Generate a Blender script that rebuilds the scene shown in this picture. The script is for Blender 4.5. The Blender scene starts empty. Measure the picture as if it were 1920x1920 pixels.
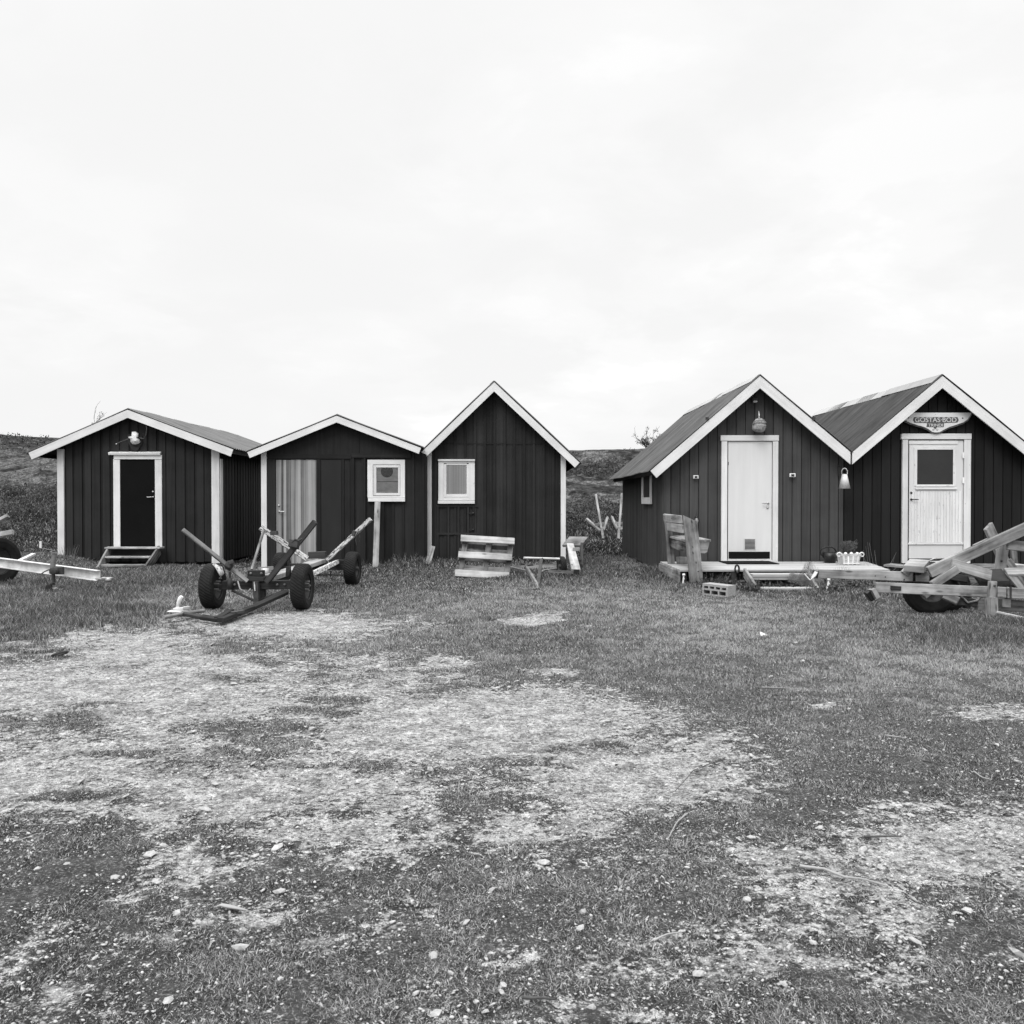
import bpy, math, random
import numpy as np
from mathutils import Vector, Matrix
random.seed(7); RNG = np.random.default_rng(11)
scene = bpy.context.scene
COL = scene.collection

# ------------------------------------------------------------------ camera
FPX, CAMH = 1650.0, 1.25
PITCH = math.atan(20 / FPX)
cam_d = bpy.data.cameras.new("camera"); cam = bpy.data.objects.new("camera", cam_d); COL.objects.link(cam)
cam.location = (0, 0, CAMH); cam.rotation_euler = (math.radians(90) - PITCH, 0, 0)
cam_d.sensor_width = 36; cam_d.lens = 36 * FPX / 1920; cam_d.clip_start = 0.05; cam_d.clip_end = 2000
scene.camera = cam

# ------------------------------------------------------------------ world: overcast sky
SUN_EL, SUN_AZ = math.radians(48), math.radians(205)      # behind the camera, a little to the left
world = bpy.data.worlds.new("World"); scene.world = world; world.use_nodes = True
wt = world.node_tree; wn = wt.nodes; wl = wt.links; wn.clear()
def N(t, kind, **kw):
    n = t.nodes.new(kind)
    for k, v in kw.items():
        if k.startswith('i_'):
            key = k[2:]
            key = int(key) if key.isdigit() else key.replace('_', ' ')
            n.inputs[key].default_value = v
        else: setattr(n, k, v)
    return n
def ramp(t, stops, interp='LINEAR'):
    n = t.nodes.new('ShaderNodeValToRGB'); e = n.color_ramp.elements; n.color_ramp.interpolation = interp
    while len(e) < len(stops): e.new(0.5)
    for i, (p, v) in enumerate(stops):
        e[i].position = p; e[i].color = (v, v, v, 1)
    return n
def mathn(t, op, a, b=None, clamp=False):
    n = t.nodes.new('ShaderNodeMath'); n.operation = op; n.use_clamp = clamp
    for i, x in enumerate((a, b)):
        if x is None: continue
        if isinstance(x, (int, float)): n.inputs[i].default_value = x
        else: t.links.new(x, n.inputs[i])
    return n.outputs[0]
sky = N(wt, 'ShaderNodeTexSky', sky_type='NISHITA', sun_disc=False, sun_elevation=SUN_EL, sun_rotation=SUN_AZ, air_density=1.0, dust_density=3.0)
bw = N(wt, 'ShaderNodeRGBToBW'); wl.new(sky.outputs[0], bw.inputs[0])
tc = N(wt, 'ShaderNodeTexCoord'); sep = N(wt, 'ShaderNodeSeparateXYZ'); wl.new(tc.outputs['Generated'], sep.inputs[0])
# clouds lie on a plane overhead, so that they get smaller towards the horizon
den = mathn(wt, 'ADD', sep.outputs[2], 0.22)
cx = mathn(wt, 'DIVIDE', sep.outputs[0], den); cy = mathn(wt, 'DIVIDE', sep.outputs[1], den)
comb = N(wt, 'ShaderNodeCombineXYZ'); wl.new(cx, comb.inputs[0]); wl.new(cy, comb.inputs[1])
n1 = N(wt, 'ShaderNodeTexNoise', i_Scale=2.1, i_Detail=8.0, i_Roughness=0.56, i_Distortion=0.25); wl.new(comb.outputs[0], n1.inputs['Vector'])
n2 = N(wt, 'ShaderNodeTexNoise', i_Scale=0.55, i_Detail=3.0); wl.new(comb.outputs[0], n2.inputs['Vector'])
r1 = ramp(wt, [(0.40, 0.0), (0.53, 0.55), (0.60, 1.0)], 'EASE'); wl.new(n1.outputs[0], r1.inputs[0])
r2 = ramp(wt, [(0.38, 0.0), (0.62, 1.0)], 'EASE'); wl.new(n2.outputs[0], r2.inputs[0])
cl = mathn(wt, 'MULTIPLY', r1.outputs[0], r2.outputs[0])
cloud = mathn(wt, 'ADD',  mathn(wt, 'MULTIPLY', cl, 0.09), 8.75 / 10)
elev = ramp(wt, [(0.0, 0.086), (0.10, 0.086), (0.42, 0.0865), (0.53, 0.088), (0.78, 0.23), (1.0, 0.34)]); wl.new(sep.outputs[2], elev.inputs[0])
lvl = mathn(wt, 'MULTIPLY', elev.outputs[0], 12.1)
tot = mathn(wt, 'MULTIPLY', cloud, lvl)
tot = mathn(wt, 'ADD', mathn(wt, 'MULTIPLY', tot, 9.35), mathn(wt, 'MULTIPLY', bw.outputs[0], 0.08))
bg = N(wt, 'ShaderNodeBackground'); bg.inputs[1].default_value = 0.105
wl.new(tot, bg.inputs[0]); wo = N(wt, 'ShaderNodeOutputWorld'); wl.new(bg.outputs[0], wo.inputs[0])

sun_d = bpy.data.lights.new("sun", 'SUN'); sun_d.energy = 1.5; sun_d.angle = math.radians(25)
sun = bpy.data.objects.new("sun", sun_d); COL.objects.link(sun)
sd = Vector((math.sin(SUN_AZ) * math.cos(SUN_EL), math.cos(SUN_AZ) * math.cos(SUN_EL), math.sin(SUN_EL)))
sun.rotation_euler = sd.to_track_quat('Z', 'Y').to_euler(); sun.location = (-4, -10, 20)
vs = scene.view_settings; vs.view_transform = 'Standard'; vs.look = 'None'; vs.gamma = 1; vs.exposure = 0.0; vs.use_curve_mapping = False
scene.cycles.max_bounces = 6; scene.cycles.diffuse_bounces = 3; scene.cycles.transparent_max_bounces = 8

# ------------------------------------------------------------------ measuring: photograph pixel at a depth -> point in the place
cp, sp = math.cos(PITCH), math.sin(PITCH)
def W(px, py, Y):
    a, b = px - 960, 960 - py
    d = Vector((a, b * sp + FPX * cp, b * cp - FPX * sp)); s = Y / d.y
    return Vector((d.x * s, Y, CAMH + d.z * s))
def PX(x, y, z):            # vectorised world -> photo pixel
    zz = z - CAMH; f = y * cp - zz * sp; u = y * sp + zz * cp
    f = np.maximum(f, 0.3)
    return 960 + FPX * x / f, 960 - FPX * u / f

# ------------------------------------------------------------------ noise
def _h(ix, iy, s):
    n = (ix.astype(np.int64) * 374761393 + iy.astype(np.int64) * 668265263 + s * 1274126177) & 0xffffffff
    n = ((n ^ (n >> 13)) * 1274126177) & 0xffffffff
    return ((n ^ (n >> 16)) & 0xffff) / 65535.0
def vnoise(x, y, s=0):
    x = np.asarray(x, float); y = np.asarray(y, float)
    ix, iy = np.floor(x), np.floor(y); fx, fy = x - ix, y - iy
    fx = fx * fx * (3 - 2 * fx); fy = fy * fy * (3 - 2 * fy)
    a = _h(ix, iy, s); b = _h(ix + 1, iy, s); c = _h(ix, iy + 1, s); d = _h(ix + 1, iy + 1, s)
    return (a * (1 - fx) + b * fx) * (1 - fy) + (c * (1 - fx) + d * fx) * fy
def fbm(x, y, o=4, s=0):
    t = 0; a = 0.5; k = 0
    for i in range(o):
        t = t + a * vnoise(x * 2 ** i + 13.7 * i, y * 2 ** i + 7.1 * i, s + i); k += a; a *= 0.5
    return t / k
def S(t): t = np.clip(t, 0, 1); return t * t * (3 - 2 * t)

# ------------------------------------------------------------------ terrain height
def gz(x, y):
    x = np.asarray(x, float); y = np.asarray(y, float)
    z = 0.11 * S((y - 13.5) / 3) * (S((x + 2.7) / .8) * (1 - 0.75 * S((x - 0.6) / 1.2)) + S((-x - 8.7) / .9))
    z = z - 0.09 * S((x + 8.9) / .5) * S((-4.6 - x) / .8) * S((y - 15.6) / 1.6)
    z = z + 0.03 * (fbm(x * 0.5, y * 0.5, 3, 3) - 0.5) * S((y - 3) / 4) + 0.018 * (fbm(x * 2.1, y * 2.1, 3, 5) - 0.5)
    z = z - 0.085 * np.exp(-((x - 5.2) / 1.2) ** 4 - ((y - 10.55) / .75) ** 4)
    top = 3.45 + 0.55 * S((-x - 12) / 10) + 0.16 * S((x - 5.0) / 3)
    yst = 22.8 + 1.2 * np.sin(x * 0.35) - 4.5 * S((-x - 8.5) / 3)
    t = np.clip((y - yst) / (38.5 - yst), 0, 1)
    prof = 0.55 * S(t) + 0.45 * np.sqrt(np.clip(t, 0, 1)) * S(t * 3)
    led = (fbm(x * 0.22 + 3, y * 0.5, 4, 21) - 0.5) * 1.5 + np.abs(fbm(x * 0.5, y * 0.9, 4, 31) - 0.5) * -0.7 + 0.12 * (fbm(x * 2.2, y * 2.6, 3, 37) - 0.5)
    z = z + top * prof + led * np.sin(np.pi * np.clip(t, 0, 1)) * 0.85 + led * 0.12 * S((y - 36) / 3)
    z = z - 0.03 * np.clip(y - 45, 0, 60)
    return z
def gz1(x, y): return float(gz(np.array([x]), np.array([y]))[0])
def G(px, py):              # photograph pixel -> point on the ground
    z = 0.0
    for _ in range(4):
        a, b = px - 960, 960 - py
        d = Vector((a, b * sp + FPX * cp, b * cp - FPX * sp)); s = (z - CAMH) / d.z
        p = Vector((0, 0, CAMH)) + d * s; z = gz1(p.x, p.y)
    p.z = z; return p

# bare gravel against turf, as patches (x, y, rx, ry, amount) laid out where they lie on the ground
PATCH = [(230,1215,150,36,.9),(300,1300,330,95,.85),(60,1290,120,60,.9),(80,1440,240,90,.75),(480,1480,360,70,.95),(700,1270,160,45,.55),
 (900,1360,330,60,1.1),(1010,1345,170,36,.8),(1190,1450,190,68,1.1),(1340,1385,90,20,.5),(540,1172,190,24,1.0),(700,1180,120,16,.5),(1000,1162,62,11,1.0),(1100,1180,50,6,.4),
 (840,1240,60,14,.7),(1030,1265,60,10,.5),(1040,1555,130,55,.7),(620,1555,260,55,.6),(1800,1570,190,60,.85),(1880,1660,120,50,.8),
 (1560,1640,120,50,.6),(1700,1700,150,50,.45),(1400,1800,170,60,.55),(1260,1860,160,60,.5),(1700,1790,120,40,.4),(1540,1770,110,60,.4),
 (1840,1880,160,60,.5),(650,1770,160,50,.45),(140,1700,200,60,.35),(330,1730,120,40,.3),(60,1212,60,12,.8),(1860,1325,90,18,.55),
 (1560,1305,50,10,.3),(1000,1820,100,50,.3),(700,1880,150,40,.3),(60,1850,100,40,.3),(420,1600,160,40,.4),
 (1330,1290,60,8,.35)]
DARK = [(260,1325,170,9,.8),(300,1410,210,11,.8),(150,1480,150,12,.7),(430,1280,130,8,.7),(240,1250,110,6,.6),(560,1425,120,8,.6),(600,1500,140,10,.6),(180,1530,150,9,.7),(820,1450,60,10,.7),(860,1500,80,12,.6),(100,1345,130,16,1),(30,1370,60,12,.8),(480,1372,150,18,.8),(590,1335,80,10,.9),(340,1435,90,26,.5),(1130,1395,160,12,.8),(960,1425,100,16,.6),(640,1312,60,8,.7),
 (370,1460,26,6,.9),(240,1552,22,5,.9),(370,1520,22,6,1),(680,1433,22,7,1),(530,1448,20,5,.9),(610,1491,14,4,.9),(1220,1370,30,8,.9),(1330,1362,40,9,.9),
 (1060,1432,22,7,.9),(80,1215,90,10,.9),(440,1215,60,10,.9),(490,1240,40,8,.9),(400,1222,30,8,.7),(830,1395,26,9,.7),(1240,1520,110,20,.9),(1600,1480,130,16,.5),
 (1100,1580,80,20,.5),(560,1485,90,6,.4),(1600,1640,70,22,.9),(720,1265,60,8,.5),(870,1300,130,14,.5),(1460,1820,70,30,.8),(720,1390,60,10,.4)]
def masks(x, y):
    px, py = PX(x, y, 0 * x)
    wx = (fbm(x * 1.3, y * 1.3, 4, 51) - .5); wy = (fbm(x * 1.3 + 40, y * 1.3, 4, 57) - .5)
    sc = np.clip(1.25 * FPX / np.maximum(y, 1) / 600, .15, 3)
    px = px + wx * 130 * np.clip(sc, .5, 2); py = py + wy * 70 * np.clip(sc, .3, 2)
    g = np.zeros_like(px)
    for cx, cy, rx, ry, a in PATCH:
        d = ((px - cx) / rx) ** 2 + ((py - cy) / ry) ** 2
        g = np.maximum(g, a * (.62 if cy > 1640 else .74 if cy > 1600 and cx > 1000 else 1.0) * 1.12 * np.exp(-.75 * d ** 1.15))
    g = g * (1 - .25 * S((py - 1540) / 90)); g = g + 0.27 * S((py - 1500) / 140) * (1 - g)
    dk = np.zeros_like(px)
    for cx, cy, rx, ry, a in DARK:
        d = ((px - cx) / rx) ** 2 + ((py - cy) / ry) ** 2
        dk = np.maximum(dk, a * np.clip(1.4 - d, 0, 1))
    dk = dk * np.clip(.35 + 3.2 * (fbm(x * 2.6, y * 4.5, 3, 61) - .38), 0, 1)
    g = g - .10 * S((py - 1450) / 220) * (g > .02)
    n = fbm(x * 5, y * 5, 4, 71); n2 = fbm(x * 16, y * 16, 3, 77)
    n3 = fbm(x * 1.9 + 5, y * 2.6, 4, 83)
    fore = S((py - 1480) / 160)
    g = g * (1 - 0.8 * np.clip(dk, 0, 1)) + ((n - .5) * (.7 + .25 * fore) + (n2 - .5) * .8 + (n3 - .5) * (.5 + .5 * fore)) * S(g * 3.5)
    return np.clip(g, 0, 1), np.clip(dk, 0, 1)

# ------------------------------------------------------------------ object helpers
LOC = {}
def tag(o, label=None, cat=None, group=None, kind=None):
    if label: o['label'] = label
    if cat: o['category'] = cat
    if group: o['group'] = group
    if kind: o['kind'] = kind
    return o
def thing(name, loc, label, cat, group=None):
    o = bpy.data.objects.new(name, None); COL.objects.link(o); o.empty_display_size = 0.1
    o.location = loc; LOC[o.name] = Vector(loc); return tag(o, label, cat, group)

class MB:
    def __init__(s): s.v = []; s.f = []; s.uv = []; s.tone = []; s.sm = []
    def face(s, pts, uvs=None, tone=0.5, smooth=False):
        i = len(s.v); s.v += [tuple(p) for p in pts]; s.f.append(tuple(range(i, i + len(pts))))
        s.uv += list(uvs) if uvs else [(p[0] + p[1], p[2]) for p in pts]
        s.tone.append(tone); s.sm.append(smooth)
    def grid(s, P, uvs, tone=0.5, smooth=True, closed=False):   # P[i][j] shared vertices
        i0 = len(s.v); n, m = len(P), len(P[0])
        for r in P: s.v += [tuple(p) for p in r]
        for i in range(n - 1):
            for j in range(m - 1 + (1 if closed else 0)):
                j2 = (j + 1) % m
                s.f.append((i0 + i * m + j, i0 + i * m + j2, i0 + (i + 1) * m + j2, i0 + (i + 1) * m + j))
                s.uv += [uvs(i, j), uvs(i, j + 1), uvs(i + 1, j + 1), uvs(i + 1, j)]
                s.tone.append(tone if not callable(tone) else tone(i, j)); s.sm.append(smooth)
    def plank(s, A, B, w, t, n=(0, -1, 0), tone=None, shift=0.0, jit=0.0, w2=None, cutA=0, cutB=0):
        """A->B axis at the CENTRE of the plank, w across, t along n. shift moves it along n; cut slants the ends."""
        A = Vector(A); B = Vector(B); d = (B - A); L = d.length; d.normalize(); n = Vector(n)
        n = (n - d * n.dot(d)).normalized(); c = d.cross(n).normalized()
        A = A + n * shift; B = B + n * shift
        if tone is None: tone = random.random()
        w2 = w if w2 is None else w2
        def J(): return Vector((random.uniform(-jit, jit),) * 3) if jit else Vector((0, 0, 0))
        q = []
        for (P, ww, cut) in ((A, w, cutA), (B, w2, cutB)):
            for (a, b) in ((-1, -1), (1, -1), (1, 1), (-1, 1)):
                q.append(P + c * (a * ww / 2) + n * (b * t / 2) + d * (cut * a * ww / 2) + J())
        u0, v0 = random.uniform(0, 50), random.uniform(0, 50)
        i = len(s.v); s.v += [tuple(p) for p in q]
        cum = [0, w, w + t, 2 * w + t, 2 * w + 2 * t]
        for k in range(4):
            k2 = (k + 1) % 4
            s.f.append((i + k, i + k2, i + 4 + k2, i + 4 + k))
            s.uv += [(u0, v0 + cum[k]), (u0, v0 + cum[k + 1]), (u0 + L, v0 + cum[k + 1]), (u0 + L, v0 + cum[k])]
            s.tone.append(tone); s.sm.append(False)
        s.f.append((i + 3, i + 2, i + 1, i)); s.uv += [(u0, v0), (u0, v0 + w), (u0 + t, v0 + w), (u0 + t, v0)]; s.tone.append(tone * .7); s.sm.append(False)
        s.f.append((i + 4, i + 5, i + 6, i + 7)); s.uv += [(u0, v0), (u0, v0 + w), (u0 + t, v0 + w), (u0 + t, v0)]; s.tone.append(tone * .7); s.sm.append(False)
        return s
    def pbox(s, x0, y0, x1, y1, D, t, tone=None, horiz=None):
        """upright board whose front, seen in the photo, spans px (x0,y0)-(x1,y1) at depth D-t, back at depth D"""
        a = W(x0, y1, D - t); b = W(x1, y0, D - t); w, h = b.x - a.x, b.z - a.z
        if horiz is None: horiz = w > h
        cxm, cz, yy = (a.x + b.x) / 2, (a.z + b.z) / 2, D - t / 2
        if horiz: s.plank((a.x, yy, cz), (b.x, yy, cz), h, t, (0, -1, 0), tone)
        else: s.plank((cxm, yy, a.z), (cxm, yy, b.z), w, t, (0, -1, 0), tone)
        return s
    def tube(s, pts, r, seg=8, tone=0.5, cap=True, flat=1.0):
        pts = [Vector(p) for p in pts]; rr = r if isinstance(r, (list, tuple)) else [r] * len(pts)
        P = []; up = Vector((0.13, 0.21, 1)).normalized()
        for i, p in enumerate(pts):
            d = (pts[min(i + 1, len(pts) - 1)] - pts[max(i - 1, 0)]).normalized()
            a = d.cross(up)
            if a.length < .15: a = d.cross(Vector((1, 0.1, 0)))
            a.normalize(); b = d.cross(a).normalized()
            P.append([p + (a * math.cos(2 * math.pi * k / seg) + b * flat * math.sin(2 * math.pi * k / seg)) * rr[i] for k in range(seg)])
        L = [0]
        for i in range(1, len(pts)): L.append(L[-1] + (pts[i] - pts[i - 1]).length)
        s.grid(P, lambda i, j: (L[min(i, len(L) - 1)], j * rr[0] * 6.28 / seg), tone, True, True)
        if cap:
            s.face(P[0], tone=tone); s.face(P[-1][::-1], tone=tone)
        return s
    def lathe(s, prof, C, axis, seg=32, tone=0.5, smooth=True, mod=None):
        """prof: (radius, height along axis)"""
        C = Vector(C); ax = Vector(axis).normalized(); a = ax.cross(Vector((0, 0.3, 1))).normalized(); b = ax.cross(a).normalized()
        P = []
        for i, (r, h) in enumerate(prof):
            P.append([C + ax * h + (a * math.cos(2 * math.pi * k / seg) + b * math.sin(2 * math.pi * k / seg)) * (r + (mod(i, k) if mod else 0)) for k in range(seg)])
        s.grid(P, lambda i, j: (i * .03, j / seg * 2), tone, smooth, True)
        return s
    def build(s, name, mat, parent=None, bevel=0, origin=None):
        me = bpy.data.meshes.new(name)
        off = Vector((0, 0, 0))
        if parent is not None: off = LOC[parent.name]
        elif origin is not None: off = Vector(origin)
        me.from_pydata([tuple(Vector(p) - off) for p in s.v], [], s.f)
        uvl = me.uv_layers.new(name='UVMap'); uvl.data.foreach_set('uv', np.array(s.uv, 'f').ravel())
        at = me.attributes.new('tone', 'FLOAT', 'FACE'); at.data.foreach_set('value', np.array(s.tone, 'f'))
        me.polygons.foreach_set('use_smooth', np.array(s.sm, bool))
        me.materials.append(mat); me.update()
        o = bpy.data.objects.new(name, me); COL.objects.link(o)
        if parent is not None: o.parent = parent; LOC[o.name] = off
        else: o.location = off; LOC[o.name] = off
        if bevel:
            m = o.modifiers.new('bevel', 'BEVEL'); m.width = bevel; m.segments = 1; m.limit_method = 'ANGLE'; m.angle_limit = math.radians(40)
        return o

# ------------------------------------------------------------------ materials
def mat_new(name):
    m = bpy.data.materials.new(name); m.use_nodes = True; t = m.node_tree; t.nodes.clear()
    out = t.nodes.new('ShaderNodeOutputMaterial'); b = t.nodes.new('ShaderNodeBsdfPrincipled'); t.links.new(b.outputs[0], out.inputs[0])
    return m, t, b
def grey(t, sock, b): t.links.new(sock, b.inputs['Base Color'])
def mat_wood(name, dark, light, rough=.8, gs=(1.2, 34), tonev=.35, bump=.25, blot=.25, knots=0, spec=.3, chips=0.0, chipv=.25, detail=6):
    m, t, b = mat_new(name)
    uv = N(t, 'ShaderNodeUVMap'); mp = N(t, 'ShaderNodeMapping'); mp.inputs['Scale'].default_value = (gs[0], gs[1], 1); t.links.new(uv.outputs[0], mp.inputs[0])
    g = N(t, 'ShaderNodeTexNoise', i_Scale=1.0, i_Detail=float(detail), i_Roughness=.65, i_Distortion=.4); t.links.new(mp.outputs[0], g.inputs['Vector'])
    geo = N(t, 'ShaderNodeNewGeometry')
    bl = N(t, 'ShaderNodeTexNoise', i_Scale=2.3, i_Detail=5.0, i_Roughness=.6); t.links.new(geo.outputs['Position'], bl.inputs['Vector'])
    at = N(t, 'ShaderNodeAttribute', attribute_name='tone')
    a = mathn(t, 'MULTIPLY', mathn(t, 'SUBTRACT', g.outputs[0], .5), 1.6)
    c = mathn(t, 'MULTIPLY', mathn(t, 'SUBTRACT', bl.outputs[0], .5), blot * 4)
    d = mathn(t, 'MULTIPLY', mathn(t, 'SUBTRACT', at.outputs['Fac'], .5), tonev * 2)
    f = mathn(t, 'ADD', mathn(t, 'ADD', mathn(t, 'ADD', a, .5), c), d, True)
    mr = N(t, 'ShaderNodeMapRange'); mr.inputs['To Min'].default_value = dark; mr.inputs['To Max'].default_value = light; t.links.new(f, mr.inputs[0])
    col = mr.outputs[0]
    if knots:
        mp2 = N(t, 'ShaderNodeMapping'); mp2.inputs['Scale'].default_value = (3, 9, 1); t.links.new(uv.outputs[0], mp2.inputs[0])
        vo = N(t, 'ShaderNodeTexVoronoi', i_Scale=1.0); t.links.new(mp2.outputs[0], vo.inputs['Vector'])
        rk = ramp(t, [(0.0, .25), (.09, .45), (.16, 1)]); t.links.new(vo.outputs['Distance'], rk.inputs[0]); col = mathn(t, 'MULTIPLY', col, rk.outputs[0])
    if chips:
        cn = N(t, 'ShaderNodeTexNoise', i_Scale=1.0, i_Detail=8.0, i_Roughness=.75)
        mp3 = N(t, 'ShaderNodeMapping'); mp3.inputs['Scale'].default_value = (9, 40, 1); t.links.new(uv.outputs[0], mp3.inputs[0]); t.links.new(mp3.outputs[0], cn.inputs['Vector'])
        rc = ramp(t, [(.64 - chips, 0), (.67 - chips, 1)]); t.links.new(cn.outputs[0], rc.inputs[0])
        mx = N(t, 'ShaderNodeMix', data_type='FLOAT'); t.links.new(rc.outputs[0], mx.inputs[0]); t.links.new(col, mx.inputs[2]); mx.inputs[3].default_value = chipv; col = mx.outputs[0]
    grey(t, col, b); b.inputs['Roughness'].default_value = rough; b.inputs['Specular IOR Level'].default_value = spec
    bp = N(t, 'ShaderNodeBump', i_Strength=bump, i_Distance=.004); t.links.new(g.outputs[0], bp.inputs['Height']); t.links.new(bp.outputs[0], b.inputs['Normal'])
    return m
def mat_plain(name, v, rough=.6, metal=0.0, var=.25, scale=14, bump=.1, spec=.4):
    m, t, b = mat_new(name); geo = N(t, 'ShaderNodeNewGeometry')
    n = N(t, 'ShaderNodeTexNoise', i_Scale=float(scale), i_Detail=7.0, i_Roughness=.65); t.links.new(geo.outputs['Position'], n.inputs['Vector'])
    mr = N(t, 'ShaderNodeMapRange'); mr.inputs['From Min'].default_value = .3; mr.inputs['From Max'].default_value = .7
    mr.inputs['To Min'].default_value = v * (1 - var); mr.inputs['To Max'].default_value = v * (1 + var); t.links.new(n.outputs[0], mr.inputs[0])
    at = N(t, 'ShaderNodeAttribute', attribute_name='tone')
    grey(t, mathn(t, 'MULTIPLY', mr.outputs[0], mathn(t, 'ADD', mathn(t, 'MULTIPLY', at.outputs['Fac'], .5), .75)), b)
    b.inputs['Roughness'].default_value = rough; b.inputs['Metallic'].default_value = metal; b.inputs['Specular IOR Level'].default_value = spec
    bp = N(t, 'ShaderNodeBump', i_Strength=bump, i_Distance=.004); t.links.new(n.outputs[0], bp.inputs['Height']); t.links.new(bp.outputs[0], b.inputs['Normal'])
    return m
M = {}
M['wall1'] = mat_wood('dark_painted_boards', .008, .025, .75, (.5, 22), .45, .35, .3, spec=.25)
M['wall2'] = mat_wood('dark_painted_panel', .012, .027, .8, (1.0, 20), .45, .3, .3, spec=.2)
M['wall3'] = mat_wood('dark_paint_on_batten_boards', .012, .034, .8, (.5, 22), .4, .3, .28, spec=.22)
M['wall4'] = mat_wood('brown_grey_painted_boards', .033, .070, .8, (.5, 20), .35, .3, .25, spec=.22)
M['wall5'] = mat_wood('near_black_painted_boards', .006, .014, .75, (1.0, 26), .4, .3, .25, spec=.22)
M['white'] = mat_wood('white_painted_wood', .55, .78, .6, (1.0, 18), .3, .18, .35, spec=.3, chips=.012, chipv=.33)
M['whiteworn'] = mat_wood('worn_white_paint', .62, .82, .65, (1.2, 22), .25, .25, .3, chips=.05, chipv=.3)
M['doorwhite'] = mat_wood('white_door_paint', .60, .69, .5, (.6, 8), .1, .08, .15, spec=.35)
M['weather'] = mat_wood('weathered_grey_wood', .03, .36, .9, (1.1, 20), .35, .6, .5, knots=1, spec=.15)
M['weatherlight'] = mat_wood('sun_bleached_wood', .10, .50, .9, (1.1, 20), .3, .5, .5, knots=1, spec=.15)
M['weatherdark'] = mat_wood('dark_old_timber', .012, .06, .9, (2.0, 40), .3, .6, .3, spec=.15)
M['stripdoor'] = mat_wood('bare_striped_pine', .02, .42, .9, (.45, 105), .35, .35, .08, spec=.15)
M['deck'] = mat_wood('pale_deck_boards', .28, .52, .85, (1.5, 40), .3, .4, .2, spec=.2)
M['chipped'] = mat_wood('chipped_white_timber', .45, .75, .8, (2, 30), .3, .4, .35, chips=.14, chipv=.10)
M['rubber'] = mat_plain('tyre_rubber', .013, .8, 0, .5, 9, .25, .2)
M['blackmat'] = mat_plain('black_rubber', .008, .9, 0, .3, 30, .3, .1)
M['blackp'] = mat_plain('black_plastic', .012, .4, 0, .3)
M['steel'] = mat_plain('galvanised_steel', .38, .45, .7, .3, 12)
M['oldsteel'] = mat_plain('dull_old_steel', .15, .7, .1, .35, 18, .3)
M['rust'] = mat_plain('rusty_steel', .05, .8, .2, .5, 18, .35)
M['whitemet'] = mat_plain('worn_light_steel', .5, .5, .1, .35, 6, .15)
M['chrome'] = mat_plain('door_metal', .45, .3, .9, .15)
M['dark'] = mat_plain('dark_recess', .012, .9)
M['door1'] = mat_plain('black_door_paint', .004, .7, 0, .2, 2.5, .05, .08)
M['door2'] = mat_wood('dark_smooth_door', .016, .026, .75, (.7, 6), .1, .1, .2, spec=.22)
M['bone'] = mat_plain('bleached_bone', .72, .7, 0, .2, 40, .5)
M['concrete'] = mat_plain('lightweight_concrete', .30, .95, 0, .3, 60, .7, .1)
M['whitepl'] = mat_plain('white_plastic', .76, .45, 0, .06)
M['signface'] = mat_wood('sign_white_paint', .58, .76, .6, (2, 14), .1, .1, .25)
M['signdark'] = mat_plain('sign_grey_paint', .085, .7, 0, .15)
M['rope'] = mat_plain('old_rope', .30, .95, 0, .7, 60, .8, .1)
M['netfloat'] = mat_plain('stained_float', .26, .8, 0, .75, 22, .6, .2)
M['screen'] = mat_plain('dark_grey_blind', .028, .5, 0, .12, 4, .1, .2)
M['curtain'] = mat_wood('pale_curtain', .45, .70, .9, (.3, 26), .2, .3, .1)
M['ply'] = mat_wood('plywood_lining', .2, .6, .85, (5, 12), .25, .2, .2)
M['leaf'] = mat_plain('plant_leaves', .07, .7, 0, .5, 20)
M['leaflight'] = mat_plain('fern_leaves', .17, .7, 0, .4, 20)
M['twig'] = mat_plain('bare_twig', .06, .9, 0, .4, 30)
M['stick'] = mat_wood('bleached_stick', .2, .42, .9, (5, 40), .3, .4, .3)
M['stone'] = mat_plain('pale_stone', .55, .9, 0, .25, 30, .5, .1)
# roofing colour: dirt streaks plus corrugation shading painted down the slope
def mat_roof(name, lo, hi, streak=.5):
    m, t, b = mat_new(name); uv = N(t, 'ShaderNodeUVMap'); mp = N(t, 'ShaderNodeMapping'); mp.inputs['Scale'].default_value = (17, .9, 1); t.links.new(uv.outputs[0], mp.inputs[0])
    n = N(t, 'ShaderNodeTexNoise', i_Scale=1.0, i_Detail=6.0, i_Roughness=.7); t.links.new(mp.outputs[0], n.inputs['Vector'])
    n2 = N(t, 'ShaderNodeTexNoise', i_Scale=2.2, i_Detail=7.0, i_Roughness=.7); t.links.new(uv.outputs[0], n2.inputs['Vector'])
    f = mathn(t, 'ADD', mathn(t, 'MULTIPLY', n.outputs[0], streak), mathn(t, 'MULTIPLY', n2.outputs[0], 1 - streak))
    mr = N(t, 'ShaderNodeMapRange'); mr.inputs['From Min'].default_value = .35; mr.inputs['From Max'].default_value = .65
    mr.inputs['To Min'].default_value = lo; mr.inputs['To Max'].default_value = hi; t.links.new(f, mr.inputs[0]); grey(t, mr.outputs[0], b)
    b.inputs['Roughness'].default_value = .85; b.inputs['Specular IOR Level'].default_value = .2; return m
M['roof'] = mat_roof('corrugated_cement_sheet', .035, .15, .8)
M['roof5'] = mat_roof('darker_corrugated_sheet', .022, .085, .8)
M['rooffelt'] = mat_roof('roofing_sheet', .07, .20, .75)
M['ridge'] = mat_plain('pale_ridge_flashing', .34, .7, 0, .12, 5)
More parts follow.
